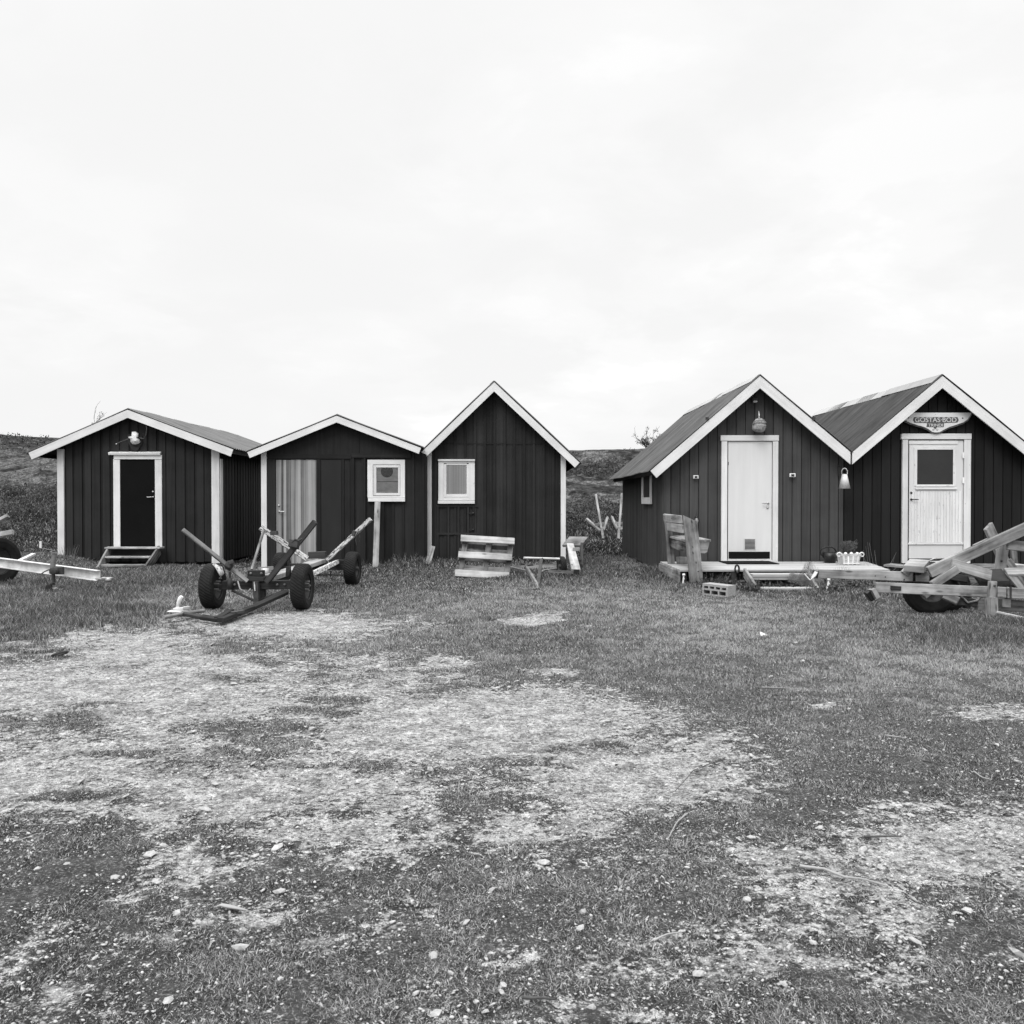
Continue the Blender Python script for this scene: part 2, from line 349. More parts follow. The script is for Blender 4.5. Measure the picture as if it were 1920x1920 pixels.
def mat_glass():
    m = bpy.data.materials.new('window_glass'); m.use_nodes = True; t = m.node_tree; t.nodes.clear()
    o = N(t, 'ShaderNodeOutputMaterial'); tr = N(t, 'ShaderNodeBsdfTransparent'); gl = N(t, 'ShaderNodeBsdfGlossy', i_Roughness=.02)
    fr = N(t, 'ShaderNodeFresnel', i_IOR=1.45); mx = N(t, 'ShaderNodeMixShader'); t.links.new(fr.outputs[0], mx.inputs[0])
    t.links.new(tr.outputs[0], mx.inputs[1]); t.links.new(gl.outputs[0], mx.inputs[2]); t.links.new(mx.outputs[0], o.inputs[0]); return m
M['glass'] = mat_glass()

# ------------------------------------------------------------------ the ground sheet
def mat_ground():
    m, t, b = mat_new('turf_and_gravel'); geo = N(t, 'ShaderNodeNewGeometry'); P = geo.outputs['Position']
    def noise(s, d=6.0, r=.6, dist=0.0):
        n = N(t, 'ShaderNodeTexNoise', i_Scale=float(s), i_Detail=float(d), i_Roughness=r, i_Distortion=dist); t.links.new(P, n.inputs['Vector']); return n.outputs[0]
    def rng(s, a, b_, c, d):
        r = N(t, 'ShaderNodeMapRange'); r.inputs['From Min'].default_value = a; r.inputs['From Max'].default_value = b_
        r.inputs['To Min'].default_value = c; r.inputs['To Max'].default_value = d; t.links.new(s, r.inputs[0]); return r.outputs[0]
    def mix(f, a, b_):
        x = N(t, 'ShaderNodeMix', data_type='FLOAT'); t.links.new(f, x.inputs[0])
        for i, v in ((2, a), (3, b_)):
            if isinstance(v, float): x.inputs[i].default_value = v
            else: t.links.new(v, x.inputs[i])
        return x.outputs[0]
    gr = N(t, 'ShaderNodeAttribute', attribute_name='grav').outputs['Fac']; hl = N(t, 'ShaderNodeAttribute', attribute_name='hill').outputs['Fac']
    dk = N(t, 'ShaderNodeAttribute', attribute_name='dark').outputs['Fac']
    vo = N(t, 'ShaderNodeTexVoronoi', i_Scale=75.0); t.links.new(P, vo.inputs['Vector'])
    vo2 = N(t, 'ShaderNodeTexVoronoi', i_Scale=170.0); t.links.new(P, vo2.inputs['Vector'])
    sepc = N(t, 'ShaderNodeSeparateColor'); t.links.new(vo.outputs['Color'], sepc.inputs[0])
    f1 = noise(2.6, 8, .7); f2 = noise(26, 8, .75); f3 = noise(9, 7, .7)
    sand = mathn(t, 'MULTIPLY', rng(f1, .3, .7, .48, .66), rng(f2, .3, .7, .60, 1.32))
    sand = mathn(t, 'MULTIPLY', sand, rng(sepc.outputs[0], 0, 1, .80, 1.15))
    sand = mathn(t, 'MULTIPLY', sand, rng(vo2.outputs['Distance'], .1, .6, 1.12, .65))
    deb_gap = noise(58, 5, .7); sand = mathn(t, 'MULTIPLY', sand, rng(deb_gap, .39, .50, .30, 1)); crs = noise(6.5, 7, .75); sand = mathn(t, 'MULTIPLY', sand, rng(crs, .38, .58, .5, 1.1))  # dark specks: debris plus shade in gaps between stones, put into the colour
    sand = mathn(t, 'MULTIPLY', sand, mathn(t, 'SUBTRACT', 1.0, mathn(t, 'MULTIPLY', dk, .45)))
    turf = mathn(t, 'MULTIPLY', rng(f3, .3, .7, .025, .09), rng(f2, .3, .7, .4, 1.6))
    turf = mathn(t, 'ADD', turf, rng(noise(95, 4, .7), .53, .61, 0, .13))
    k = mathn(t, 'ADD', gr, mathn(t, 'MULTIPLY', mathn(t, 'SUBTRACT', f2, .5), 2.1))
    k = mathn(t, 'ADD', k, mathn(t, 'MULTIPLY', mathn(t, 'SUBTRACT', f3, .5), 1.0))
    k = mathn(t, 'ADD', k, mathn(t, 'MULTIPLY', mathn(t, 'SUBTRACT', noise(64, 5, .7), .5), 1.3))
    base = mix(rng(k, .38, .50, 0, 1), turf, sand)
    # hill: turf, heather and bare rock
    h1 = noise(.55, 8, .62, .6); h2 = noise(3.3, 8, .72, .3); h3 = noise(14, 6, .7)
    grass = mathn(t, 'MULTIPLY', rng(h2, .4, .6, .04, .15), rng(h3, .38, .62, .35, 1.65)); heath = rng(h2, .4, .62, .010, .07)
    hb = mix(rng(h1, .47, .53, 0, 1), grass, heath)
    rock = mathn(t, 'MULTIPLY', rng(h3, .3, .7, .06, .24), rng(h2, .3, .7, .6, 1.3))
    sepn = N(t, 'ShaderNodeSeparateXYZ'); t.links.new(geo.outputs['Normal'], sepn.inputs[0])
    rk = mathn(t, 'ADD', rng(sepn.outputs[2], .80, .66, 0, 1), rng(h2, .56, .68, 0, .8), True)
    sepp = N(t, 'ShaderNodeSeparateXYZ'); t.links.new(P, sepp.inputs[0])
    rk = mathn(t, 'MULTIPLY', rk, rng(sepp.outputs[2], 1.4, 2.6, .05, 1), True)
    hb = mix(rk, hb, rock)
    spk = rng(h3, .67, .70, 0, 1); hb = mix(spk, hb, .34)
    hillz = rng(sepp.outputs[2], .5, 2.9, .42, 1.0)
    col = mix(hl, base, hb)
    grey(t, col, b); b.inputs['Roughness'].default_value = .95; b.inputs['Specular IOR Level'].default_value = .1
    hgt = mathn(t, 'ADD', mathn(t, 'MULTIPLY', f2, .6), mathn(t, 'MULTIPLY', vo.outputs['Distance'], -.35))
    hgt = mathn(t, 'ADD', hgt, mathn(t, 'MULTIPLY', mathn(t, 'MULTIPLY', h3, hl), 2.5))
    bp = N(t, 'ShaderNodeBump', i_Strength=1.0, i_Distance=.03); t.links.new(hgt, bp.inputs['Height']); t.links.new(bp.outputs[0], b.inputs['Normal'])
    return m
M['ground'] = mat_ground()
ys = [-8.0]
while ys[-1] < 420:
    y = ys[-1]; ys.append(y + (0.5 if y < 0 else max(0.02, 0.0075 * y) if y < 24 else 0.14 if y < 40 else 0.14 + (y - 40) * 0.06))
ys = np.array(ys)
xp = [0.0]
while xp[-1] < 400:
    x = xp[-1]; xp.append(x + max(0.028, 0.0105 * x) + (0 if x < 24 else (x - 24) * 0.05))
xs = np.concatenate([-np.array(xp[::-1]), np.array(xp[1:])])
XX, YY = np.meshgrid(xs, ys); ZZ = gz(XX, YY); nx, ny = len(xs), len(ys)
me = bpy.data.meshes.new('ground'); nv = nx * ny; me.vertices.add(nv)
co = np.stack([XX, YY, ZZ], -1).reshape(-1, 3)
gv, dv = masks(XX.ravel(), np.maximum(YY.ravel(), .8))
hv = S((YY.ravel() - 20 + 2.0 * S((-XX.ravel() - 9) / 2)) / 4)
mic = (fbm(co[:, 0] * 9, co[:, 1] * 9, 3, 91) - .5) * .016 * S((18 - co[:, 1]) / 5)
co[:, 2] += mic - .012 * gv
me.vertices.foreach_set('co', co.astype('f').ravel())
idx = np.arange(nv).reshape(ny, nx); q = np.stack([idx[:-1, :-1], idx[:-1, 1:], idx[1:, 1:], idx[1:, :-1]], -1).reshape(-1, 4)
me.loops.add(q.size); me.loops.foreach_set('vertex_index', q.ravel().astype('i')); me.polygons.add(len(q))
me.polygons.foreach_set('loop_start', np.arange(0, q.size, 4).astype('i')); me.polygons.foreach_set('loop_total', np.full(len(q), 4, 'i'))
me.update(calc_edges=True); me.polygons.foreach_set('use_smooth', np.ones(len(q), bool))
for nm, arr in (('grav', gv), ('dark', dv), ('hill', hv)):
    at = me.attributes.new(nm, 'FLOAT', 'POINT'); at.data.foreach_set('value', arr.astype('f'))
me.materials.append(M['ground']); g_o = bpy.data.objects.new('ground', me); COL.objects.link(g_o); tag(g_o, kind='structure')

# ------------------------------------------------------------------ sheds
def line(p, q):
    return lambda x: p[1] + (q[1] - p[1]) * (x - p[0]) / (q[0] - p[0])
def gable_board(mb, x0, x1, zb, ztop, peakx, yb, t, tone):
    """one upright board, its head cut to the roof slope; front at yb - t"""
    cuts = [x0] + ([peakx] if x0 < peakx < x1 else []) + [x1]
    u0, v0 = random.uniform(0, 60), random.uniform(0, 60)
    front = [(x0, zb), (x1, zb)] + [(x, ztop(x)) for x in cuts[::-1]]
    if min(p[1] for p in front[2:]) <= zb: return
    yf = yb - t
    mb.face([(x, yf, z) for x, z in front], [(u0 + z, v0 + x) for x, z in front], tone)
    mb.face([(x0, yb, zb), (x0, yf, zb), (x0, yf, ztop(x0)), (x0, yb, ztop(x0))][::-1], [(u0, v0), (u0, v0 + .02), (u0 + 1, v0 + .02), (u0 + 1, v0)], tone * .8)
    mb.face([(x1, yb, zb), (x1, yf, zb), (x1, yf, ztop(x1)), (x1, yb, ztop(x1))], [(u0, v0), (u0, v0 + .02), (u0 + 1, v0 + .02), (u0 + 1, v0)], tone * .8)
    mb.face([(x0, yb, zb), (x1, yb, zb), (x1, yf, zb), (x0, yf, zb)], None, tone * .6)
def shed(label, D, peak, el, er, xl, xr, depth, wallmat, style, pitch, fw, oh=.27, roofmat='roof', corr=.1, zbase=-.12, ridge_dz=0., ridge_cap=True,
         corner=(1, 1), back_oh=.3, side_style='boards', cap_w=.16, seed=1, vcut=(0, 0), skip=()):
    random.seed(seed)
    yf = D - oh; Pk = W(peak[0], peak[1], yf); L = W(el[0], el[1], yf); R = W(er[0], er[1], yf)
    X0 = W(xl, 950, D).x; X1 = W(xr, 950, D).x
    root = thing('fishing_shed', ((X0 + X1) / 2, D, 0), label, 'shed', 'wooden fishing sheds in a row')
    yb = D + depth; yr = yb + back_oh
    lz, rz = line((L.x, L.z), (Pk.x, Pk.z)), line((R.x, R.z), (Pk.x, Pk.z))
    ths = .022; thb = .03                      # sheet over boarding
    def top(x): return (lz(x) if x <= Pk.x else rz(x))
    under = lambda x: top(x) - .10
    fascia_drop = lambda sl: fw / math.cos(math.atan(sl))
    # gable wall
    mb = MB(); x = X0; k = 0
    mb.face([(X0 + .03, D + .07, -.3), (X1 - .03, D + .07, -.3), (X1 - .03, D + .07, zbase + .02), (X0 + .03, D + .07, zbase + .02)], None, .0)  # set-back strip at the darkest tone paints the shadow gap below the wall
    mb.face([(X0, D + .03, zbase), (X1, D + .03, zbase), (X1, D + .03, under(X1)), (Pk.x, D + .03, under(Pk.x)), (X0, D + .03, under(X0))], None, .3)
    if style == 'lap':
        while x < X1 - .02:
            w = pitch * random.uniform(.93, 1.07); b = min(x + w * .70, X1)
            gable_board(mb, x, b, zbase + random.uniform(-.01, .01), under, Pk.x, D + .02, .044, random.random())
            if b < X1: gable_board(mb, b + .001, min(x + w - .001, X1), zbase + .01, under, Pk.x, D + .02, .02, random.random())
            x += w
    elif style == 'batten':
        while x < X1 - .02:
            w = pitch * random.uniform(.97, 1.03)
            gable_board(mb, x, min(x + w - .001, X1), zbase, under, Pk.x, D + .02, .02, random.random())
            if x > X0 + .04: gable_board(mb, x - .024, x + .024, zbase - .01, under, Pk.x, D + .001, .022, random.random())
            x += w
    else:
        while x < X1 - .02:
            w = pitch * random.uniform(.985, 1.015)
            gable_board(mb, x, min(x + w - .014, X1), zbase + random.uniform(-.004, .004), under, Pk.x, D + .02, .02 + random.uniform(0, .002), random.random())
            x += w
    wall = mb.build('gable_wall', wallmat, root)
    # side walls
    for sx, sgn in ((X0, -1), (X1, 1)):
        mb = MB(); y = D + .03; zt = under(sx) - .02
        while y < yb:
            w = pitch * random.uniform(.93, 1.07)
            if style == 'groove': w *= .62
            mb.plank((sx - sgn * .012, y + w * .34, zbase), (sx - sgn * .012, y + w * .34, zt), w * .66, .024, (sgn, 0, 0))
            mb.plank((sx - sgn * .026, y + w * .84, zbase), (sx - sgn * .026, y + w * .84, zt), w * .36, .02, (sgn, 0, 0))
            y += w
        mb.build('side_wall', wallmat, root)
    mb = MB(); mb.face([(X1, yb, zbase), (X0, yb, zbase), (X0, yb, under(X0)), (Pk.x, yb, under(Pk.x)), (X1, yb, under(X1))], None, .4); mb.build('back_wall', wallmat, root)
    # roof: boarding + corrugated sheet per slope
    for (E, sgn) in ((L, -1), (R, 1)):
        d = Vector((Pk.x - E.x, 0, Pk.z - E.z)); Ls = d.length; dn = d.normalized(); nn = Vector((-dn.z * 1, 0, dn.x)) if dn.x > 0 else Vector((dn.z, 0, -dn.x))
        mb = MB()
        for k in range(int((yr - yf) / .14) + 1):
            y0 = yf + .02 + k * .14; y1 = min(y0 + .136, yr - .02)
            if y1 <= y0: break
            a = Vector((E.x, (y0 + y1) / 2, E.z)) - nn * (ths + thb / 2 + .002) + dn * .03; b2 = Vector((Pk.x, (y0 + y1) / 2, Pk.z)) - nn * (ths + thb / 2 + .002)
            mb.plank(a, b2, y1 - y0, thb, nn)
        rf = mb.build('roof_boarding', M['weatherdark'], root)
        mb = MB(); n = int((yr - yf) / corr * 4); Pg = []
        for i in range(n + 1):
            y = yf - .015 + (yr - yf + .03) * i / n; off = nn * (math.sin(i * math.pi / 2) * .5 + .5) * .028 + nn * .007 * (int((y - yf) / .82) % 2) if corr else 0
            row = []
            for s_ in (0, .25, .5, .75, 1):
                p = Vector((E.x, y, E.z)) + dn * (Ls * s_ - (.035 if s_ == 0 else 0)) - nn * .018 + off
                p.z += .006 * math.sin(y * 1.3 + s_ * 5 + seed); row.append(p)
            Pg.append(row)
        mb.grid(Pg, lambda i, j: (i / n * (yr - yf), j * Ls / 4), .5, False)
        sh = mb.build('corrugated_roof', M[roofmat], root)
        so = sh.modifiers.new('thick', 'SOLIDIFY'); so.thickness = .006
    # verge boards
    for (E, sgn) in ((L, -1), (R, 1)):
        d = Vector((Pk.x - E.x, 0, Pk.z - E.z)); dn = d.normalized(); nn = Vector((-dn.z, 0, dn.x)) if dn.x > 0 else Vector((dn.z, 0, -dn.x))
        mb = MB(); dz = fascia_drop(dn.z / abs(dn.x)); y0, y1 = yf - .005, yf + .022
        e1 = Vector((E.x, 0, E.z)) - nn * .020; e2 = e1 - nn * fw if not vcut[0 if sgn < 0 else 1] else e1 - Vector((0, 0, dz)); p1 = Vector((Pk.x, 0, Pk.z - .024)); p2 = Vector((Pk.x, 0, Pk.z - .024 - dz))
        q = [e1, e2, p2, p1]; u = [(0, 0), (0, fw), (d.length, fw), (d.length, 0)]; uo = random.uniform(0, 30)
        F = [(p.x, y0, p.z) for p in q]; B = [(p.x, y1, p.z) for p in q]; tn = random.uniform(.4, .8)
        mb.face(F, [(a + uo, b2) for a, b2 in u], tn); mb.face(B[::-1], u, tn)
        for i in range(4): mb.face([F[i], B[i], B[(i + 1) % 4], F[(i + 1) % 4]], [(0, 0), (0, .02), (2, .02), (2, 0)], tn)
        mb.build('verge_board', M['white'], root)
        # eaves board along the side
        mb = MB(); c = Vector((E.x, 0, E.z)) - nn * .075 + dn * .02
        mb.plank((c.x, yf + .03, c.z), (c.x, yr - .02, c.z), .085, .022, dn); mb.build('eaves_board', M['weatherdark'] if 'white_eaves' not in skip else M['white'], root)
    if ridge_cap:
        mb = MB()
        for E, sgn in ((L, -1), (R, 1)):
            d = Vector((Pk.x - E.x, 0, Pk.z - E.z)).normalized(); nn = Vector((-d.z, 0, d.x)) if d.x > 0 else Vector((d.z, 0, -d.x))
            y = yf + .02
            while y < yr - .1:
                y2 = min(y + 2.0, yr + .02); o = random.uniform(.006, .014)
                mb.plank(Vector((Pk.x, y, Pk.z)) - d * cap_w / 2 + nn * o, Vector((Pk.x, y2, Pk.z)) - d * cap_w / 2 + nn * (o + .01), cap_w, .004, nn); y = y2 - .04
        mb.build('ridge_cap', M['ridge'], root)
    return dict(root=root, X0=X0, X1=X1, D=D, under=under, top=top, Pk=Pk, yf=yf, yb=yb)
def casing(root, name, x0, y0, x1, y1, wl, wt_, wr, wb, D, t=.035, mat=None, ear=0, lint_t=0.012):
    """flat boards round an opening"""
    mb = MB(); mat = mat or M['white']
    mb.pbox(x0, y0 + wt_, x0 + wl, y1, D, t); mb.pbox(x1 - wr, y0 + wt_, x1, y1, D, t)
    mb.pbox(x0 - ear, y0, x1 + ear, y0 + wt_, D, t + lint_t, horiz=True)
    if wb: mb.pbox(x0 + wl, y1 - wb, x1 - wr, y1, D, t - .003, horiz=True)
    return mb.build(name, mat, root, bevel=.002)
def handle(parent, px, py, D, dirx, lock=None, mat='chrome', ln=.11):
    mb = MB(); c = W(px, py, D)
    mb.lathe([(0.0, -.012), (.019, -.012), (.019, 0), (0, 0)], c, (0, 1, 0), 14)
    mb.tube([c, c + Vector((0, -.045, 0)), c + Vector((dirx * .02, -.05, 0)), c + Vector((dirx * ln, -.048, -.002))], .009, 8)
    h = mb.build('door_handle', M[mat], parent)
    if lock: mb = MB(); l = W(*lock, D); mb.lathe([(0.0, -.014), (.018, -.014), (.02, 0), (0, 0)], l, (0, 1, 0), 14); mb.build('door_lock', M[mat], parent)
    return h

# ---- far left shed, black door
s1 = shed('low dark board shed at the left end with white trim and a plain black door', 18.6, (239, 766), (53, 847), (438, 841), 109, 413, 6.6, M['wall1'], 'lap', .195, .155,
          roofmat='rooffelt', corr=.13, zbase=-.03, seed=3, cap_w=.10)
r = s1['root']; D = 18.6
mb = MB(); mb.pbox(108, 842, 119, 1046, D, .05); mb.build('corner_board', M['white'], r, bevel=.002)
mb = MB(); mb.pbox(397, 842, 411, 1056, D, .05); mb.build('corner_board', M['white'], r, bevel=.002)
xx = s1['X1']; mb = MB(); mb.plank((xx + .012, D + .05, -.02), (xx + .012, D + .05, 2.15), .13, .024, (1, 0, 0)); mb.build('corner_board', M['white'], r, bevel=.002)
d1 = MB(); d1.pbox(224, 861, 291, 1026, D - .024, .010, horiz=False); d1 = d1.build('door', M['door1'], r)
casing(d1, 'door_frame', 213, 853, 303, 1026, 11.5, 8, 12, 0, D, .05)
mb = MB(); a, b2 = W(207, 850, D), W(303.5, 850, D); mb.plank((a.x, D - .05, a.z), (b2.x, D - .05, b2.z), .12, .05, (0, -.25, 1)); mb.build('door_hood', M['whiteworn'], d1, bevel=.003)
handle(d1, 287, 932, D - .034, -1, (287, 922))
# ---- second shed, bare pine door and small white window
s2 = shed('low smooth panelled shed second from the left with a bare striped wooden door', 16.5, (631, 777), (463, 846), (790, 838), 491, 800, 5.5, M['wall2'], 'batten', .19, .115,
          oh=.22, corr=.12, zbase=.03, seed=5, cap_w=.08)
r = s2['root']; D = 16.5
mb = MB()   # smooth sheeting on the gable and the door bay, with cover strips
P_ = s2['Pk']
for (xa, xb) in ((501, 675), (675.6, 769)):
    a = W(xa, 851, D).x; b2 = W(xb, 851, D).x; zb = W(600, 852, D).z
    gable_board(mb, a, b2, zb, s2['under'], P_.x, D - .022, .012, random.random())
a = W(500, 1066, D).x; b2 = W(518, 1066, D).x; gable_board(mb, a, b2, -.1, lambda x: W(600, 860, D).z, 99, D - .002, .03, .6)
a = W(594, 1066, D).x; b2 = W(657, 1066, D).x; gable_board(mb, a, b2, -.1, lambda x: W(600, 860, D).z, 99, D - .002, .024, .4)
mb.build('sheet_panel', M['wall2'], r)
mb = MB(); mb.pbox(501, 851.5, 658, 860, D - .022, .03); mb.pbox(658.5, 850, 770, 858, D - .022, .026)
for xa, xb, ya in ((594, 601, 861), (641, 645, 861), (657, 664, 859), (682, 685, 859)): mb.pbox(xa, ya, xb, 1068, D - .022, .024)
mb.build('cover_strip', M['wall2'], r)
mb = MB(); mb.pbox(602.5, 862, 640, 1066, D - .024, .012, horiz=False); mb.build('blind_door_panel', M['door2'], r)
mb = MB(); mb.pbox(490, 846, 499.5, 1063, D, .05); mb.build('corner_board', M['white'], r, bevel=.002)
d2 = MB()
e = 518.5
while e < 593:
    w_ = 4.6; d2.pbox(e, 862 + random.uniform(-.5, .5), min(e + w_ - .25, 593.5), 1062, D - .005, .022 + random.uniform(0, .004)); e += w_
d2 = d2.build('door', M['stripdoor'], r); d2['label'] = 'unpainted pine door with vertical stripes'
handle(d2, 523.5, 959, D - .03, 1, (523, 948))
w_o = MB()
w_o.pbox(700, 872, 705.5, 929, D, .062); w_o.pbox(746.5, 872, 750, 929, D, .062); w_o.pbox(705.5, 872, 746.5, 876.5, D, .062, horiz=True); w_o.pbox(705.5, 924.5, 746.5, 929, D, .062, horiz=True)
w_o = w_o.build('window', M['white'], r, bevel=.002)
casing(w_o, 'window_frame', 689, 862, 759, 933, 10, 9, 8.5, 3.5, D, .055, lint_t=.0)
mb = MB(); mb.pbox(690, 933.5, 759, 940.5, D, .07, horiz=True); mb.build('window_sill', M['white'], w_o, bevel=.003)
mb = MB(); mb.pbox(705, 876, 747, 902.5, D - .022, .004, horiz=True); mb.pbox(705, 903.5, 747, 925, D - .022, .006, horiz=True); mb.build('plywood_lining', M['ply'], w_o)
mb = MB(); c = W(726, 884, D); mb.lathe([(0, 0), (.115, 0), (.115, .006), (0, .006)], (c.x, D - .036, c.z), (0, 1, 0), 28); mb.build('round_hole', M['dark'], w_o)
mb = MB(); mb.pbox(705, 876, 747, 925, D - .045, .003); mb.build('window_pane', M['glass'], w_o)
# ---- third shed, steep gable
s3 = shed('tall steep gabled shed with one curtained window and no door, third from left', 16.75, (926.5, 714), (789, 846), (1088, 866), 799, 1060, 6.0, M['wall3'], 'batten', .188, .125,
          oh=.24, corr=.1, zbase=.12, seed=9, cap_w=.10)
r = s3['root']; D = 16.75
mb = MB(); mb.pbox(798.5, 846, 809, 1046, D, .05); mb.build('corner_board', M['white'], r, bevel=.002)
mb = MB(); mb.pbox(1051.5, 851, 1061, 1050, D, .05); mb.build('corner_board', M['white'], r, bevel=.002)
w3 = MB(); w3.pbox(832, 870, 837, 932, D, .05); w3.pbox(875, 870, 879, 932, D, .05); w3.pbox(837, 868, 875, 872, D, .05, horiz=True); w3.pbox(837, 926.5, 875, 932, D, .05, horiz=True)
w3 = w3.build('window', M['white'], r, bevel=.002)
casing(w3, 'window_frame', 822, 862, 890, 938, 10, 6.5, 11, 5.5, D, .058, lint_t=0)
mb = MB(); mb.pbox(821, 861, 890.5, 864.5, D, .085, horiz=True); mb.build('window_head', M['white'], w3, bevel=.003)
mb = MB(); mb.pbox(821, 938.5, 890, 944.5, D, .075, horiz=True); mb.build('window_sill', M['white'], w3, bevel=.003)
mb = MB()
for k in range(8): mb.pbox(836 + k * 4.9, 872, 836 + k * 4.9 + 4.7, 927, D - .023, .003 + .004 * (k % 2), horiz=False)
mb.build('curtain', M['curtain'], w3)
mb = MB(); mb.pbox(836, 872, 876, 927, D - .036, .003); mb.build('window_pane', M['glass'], w3)
mb = MB(); mb.pbox(818, 947, 896, 950.5, D - .021, .014, horiz=True); mb.pbox(818, 999, 896, 1002.5, D - .021, .014, horiz=True)
for xa in (819, 839, 858, 876, 886): mb.pbox(xa, 951, xa + 3.5, 1050, D - .021, .012)
mb.build('hatch', M['wall3'], r)
for ya in (961, 992):
    mb = MB(); mb.pbox(878, ya, 889, ya + 2.4, D - .036, .01, horiz=True); c = W(887, ya + 1.5, D - .05); mb.lathe([(0, -.01), (.022, -.01), (.022, .01), (0, .01)], c, (0, 1, 0), 12)
    mb.build('hatch_hinge', M['blackp'], r)
mb = MB(); mb.pbox(835, 830.5, 1030, 831.8, D - .02, .0035, horiz=True); mb.build('drip_strip', M['wall3'], r)
# ---- fourth shed, white door and deck
s4 = shed('gabled brown grey shed with a closed white door standing behind the pale deck', 14.9, (1425, 702), (1218, 881), (1596, 846), 1241, 1581, 5.3, M['wall4'], 'groove', .158, .155,
          oh=.25, corr=.11, zbase=.06, seed=13, back_oh=.2, cap_w=.20, vcut=(0, 1))
r = s4['root']; D = 14.9
def door_white(r, D, fx0, fy0, fx1, fy1, lx0, ly0, lx1, ly1):
    d = MB(); d.pbox(lx0, ly0, lx1, ly1, D - .005, .02, horiz=False); d = d.build('door', M['doorwhite'], r)
    mb = MB(); mb.pbox(fx0 + 1, fy0 + 11, lx0 - 1.0, fy1, D - .001, .045); mb.pbox(lx1 + 1.0, fy0 + 11, fx1 - 1, fy1, D - .001, .045)
    mb.pbox(fx0, fy0, fx1, fy0 + 10.5, D, .056, horiz=True); mb.pbox(lx0 - .8, fy1 - 4, lx1 + .8, fy1, D, .05, horiz=True)
    mb.build('door_frame', M['white'], d, bevel=.002)
    mb = MB(); mb.pbox(lx0 - 1, fy0 + 9, lx1 + 1, fy1, D + .001, .012, horiz=False); mb.build('door_gap', M['dark'], d)
    return d
d4 = door_white(r, D, 1351.5, 816, 1460.5, 1054.5, 1365, 828, 1447.5, 1051)
handle(d4, 1440, 943.5, D - .025, -1, (1439, 952))
mb = MB(); mb.pbox(1394.5, 1009, 1417.5, 1031, D - .025, .006, horiz=False); v = mb.build('vent_grille', M['whitepl'], d4)
mb = MB()
for k in range(8): a = W(1396.5, 1012 + k * 2.4, D - .034); b2 = W(1415.5, 1012 + k * 2.4, D - .034); mb.plank(a, b2, .011, .003, (0, -1, .8))
mb.build('vent_slats', M['dark'], v)
mb = MB(); mb.pbox(1366.5, 1034.5, 1443.5, 1047.5, D - .025, .012, horiz=True); mb.build('kick_plate', M['blackmat'], d4)
mb = MB(); mb.pbox(1366, 1049, 1445, 1051.5, D - .025, .03, horiz=True); mb.build('door_threshold', M['whiteworn'], d4)
mb = MB(); mb.pbox(1364.8, 866, 1366.3, 872, D - .025, .01); mb.build('door_hinge', M['rust'], d4)
# side window in the left wall
X = s4['X0']
def SW(px, py, x):                       # photograph pixel -> point on the side plane x = const
    a, b_ = px - 960, 960 - py; dd = Vector((a, b_ * sp + FPX * cp, b_ * cp - FPX * sp)); k = x / dd.x; return Vector((x, dd.y * k, CAMH + dd.z * k))
p0, p1 = SW(1204.5, 945, X - .03), SW(1221.5, 945, X - .03); zt = 1.86; zb0 = p1.z; ya, yb_ = p1.y, p0.y
mb = MB(); mb.plank((X - .035, ya + .05, zb0), (X - .035, ya + .05, zt), .10, .03, (-1, 0, 0)); mb.plank((X - .035, yb_ - .05, zb0), (X - .035, yb_ - .05, zt), .10, .03, (-1, 0, 0))
mb.plank((X - .035, ya + .1, zb0 + .06), (X - .035, yb_ - .1, zb0 + .06), .12, .03, (-1, 0, 0)); mb.plank((X - .035, ya + .1, zt - .04), (X - .035, yb_ - .1, zt - .04), .08, .03, (-1, 0, 0))
w4 = mb.build('window', M['white'], r)
mb = MB(); mb.plank((X - .022, (ya + yb_) / 2, zb0 + .12), (X - .022, (ya + yb_) / 2, zt - .08), yb_ - ya - .2, .006, (-1, 0, 0)); mb.build('window_pane', M['screen'], w4)
mb = MB(); mb.pbox(1242, 876, 1245, 1074, D, .03); mb.build('corner_board', M['wall4'], r)
for xa in (1323, 1523): mb = MB(); mb.pbox(xa, 782, xa + 6, 787, D - .27, .012); mb.build('roof_clip', M['rust'], r)
# ---- fifth shed
s5 = shed('near black gabled shed at the right end, its white door with a dark pane', 14.9, (1767, 702), (1596.5, 846), (1962, 860), 1583, 1958, 5.4, M['wall5'], 'groove', .158, .155,
          oh=.25, corr=.11, zbase=.06, seed=17, back_oh=.2, cap_w=.22, roofmat='roof5', vcut=(1, 0))
r = s5['root']
d5 = door_white(r, D, 1690.5, 813, 1822, 1056, 1704, 826, 1806, 1047)
d5['label'] = 'worn white door with a square dark pane'
mb = MB(); mb.pbox(1704.5, 826, 1796, 832.5, D - .025, .012, horiz=True); mb.pbox(1717, 914, 1795, 917.5, D - .025, .03, horiz=True); mb.pbox(1718, 908.5, 1790, 912, D - .025, .02, horiz=True)
mb.pbox(1703, 1018, 1806, 1021, D - .025, .018, horiz=True)
for a, b2, c_, e_ in ((1714, 841, 1720, 911), (1787, 841, 1793, 911)): mb.pbox(a, b2, c_, e_, D - .025, .012)
mb.pbox(1714, 838, 1793, 843, D - .025, .013, horiz=True)
e = 1709
while e < 1802: mb.pbox(e, 921, e + 5.1, 1017, D - .025, .006 + random.uniform(0, .002)); e += 5.5
mb.build('door_panelling', M['whiteworn'], d5, bevel=.001)
mb = MB(); mb.pbox(1719.5, 842.5, 1787.5, 908.5, D - .025, .004); mb.build('door_pane', M['screen'], d5)
handle(d5, 1708.5, 936.5, D - .025, 1, (1708.5, 924), 'rust', .10)
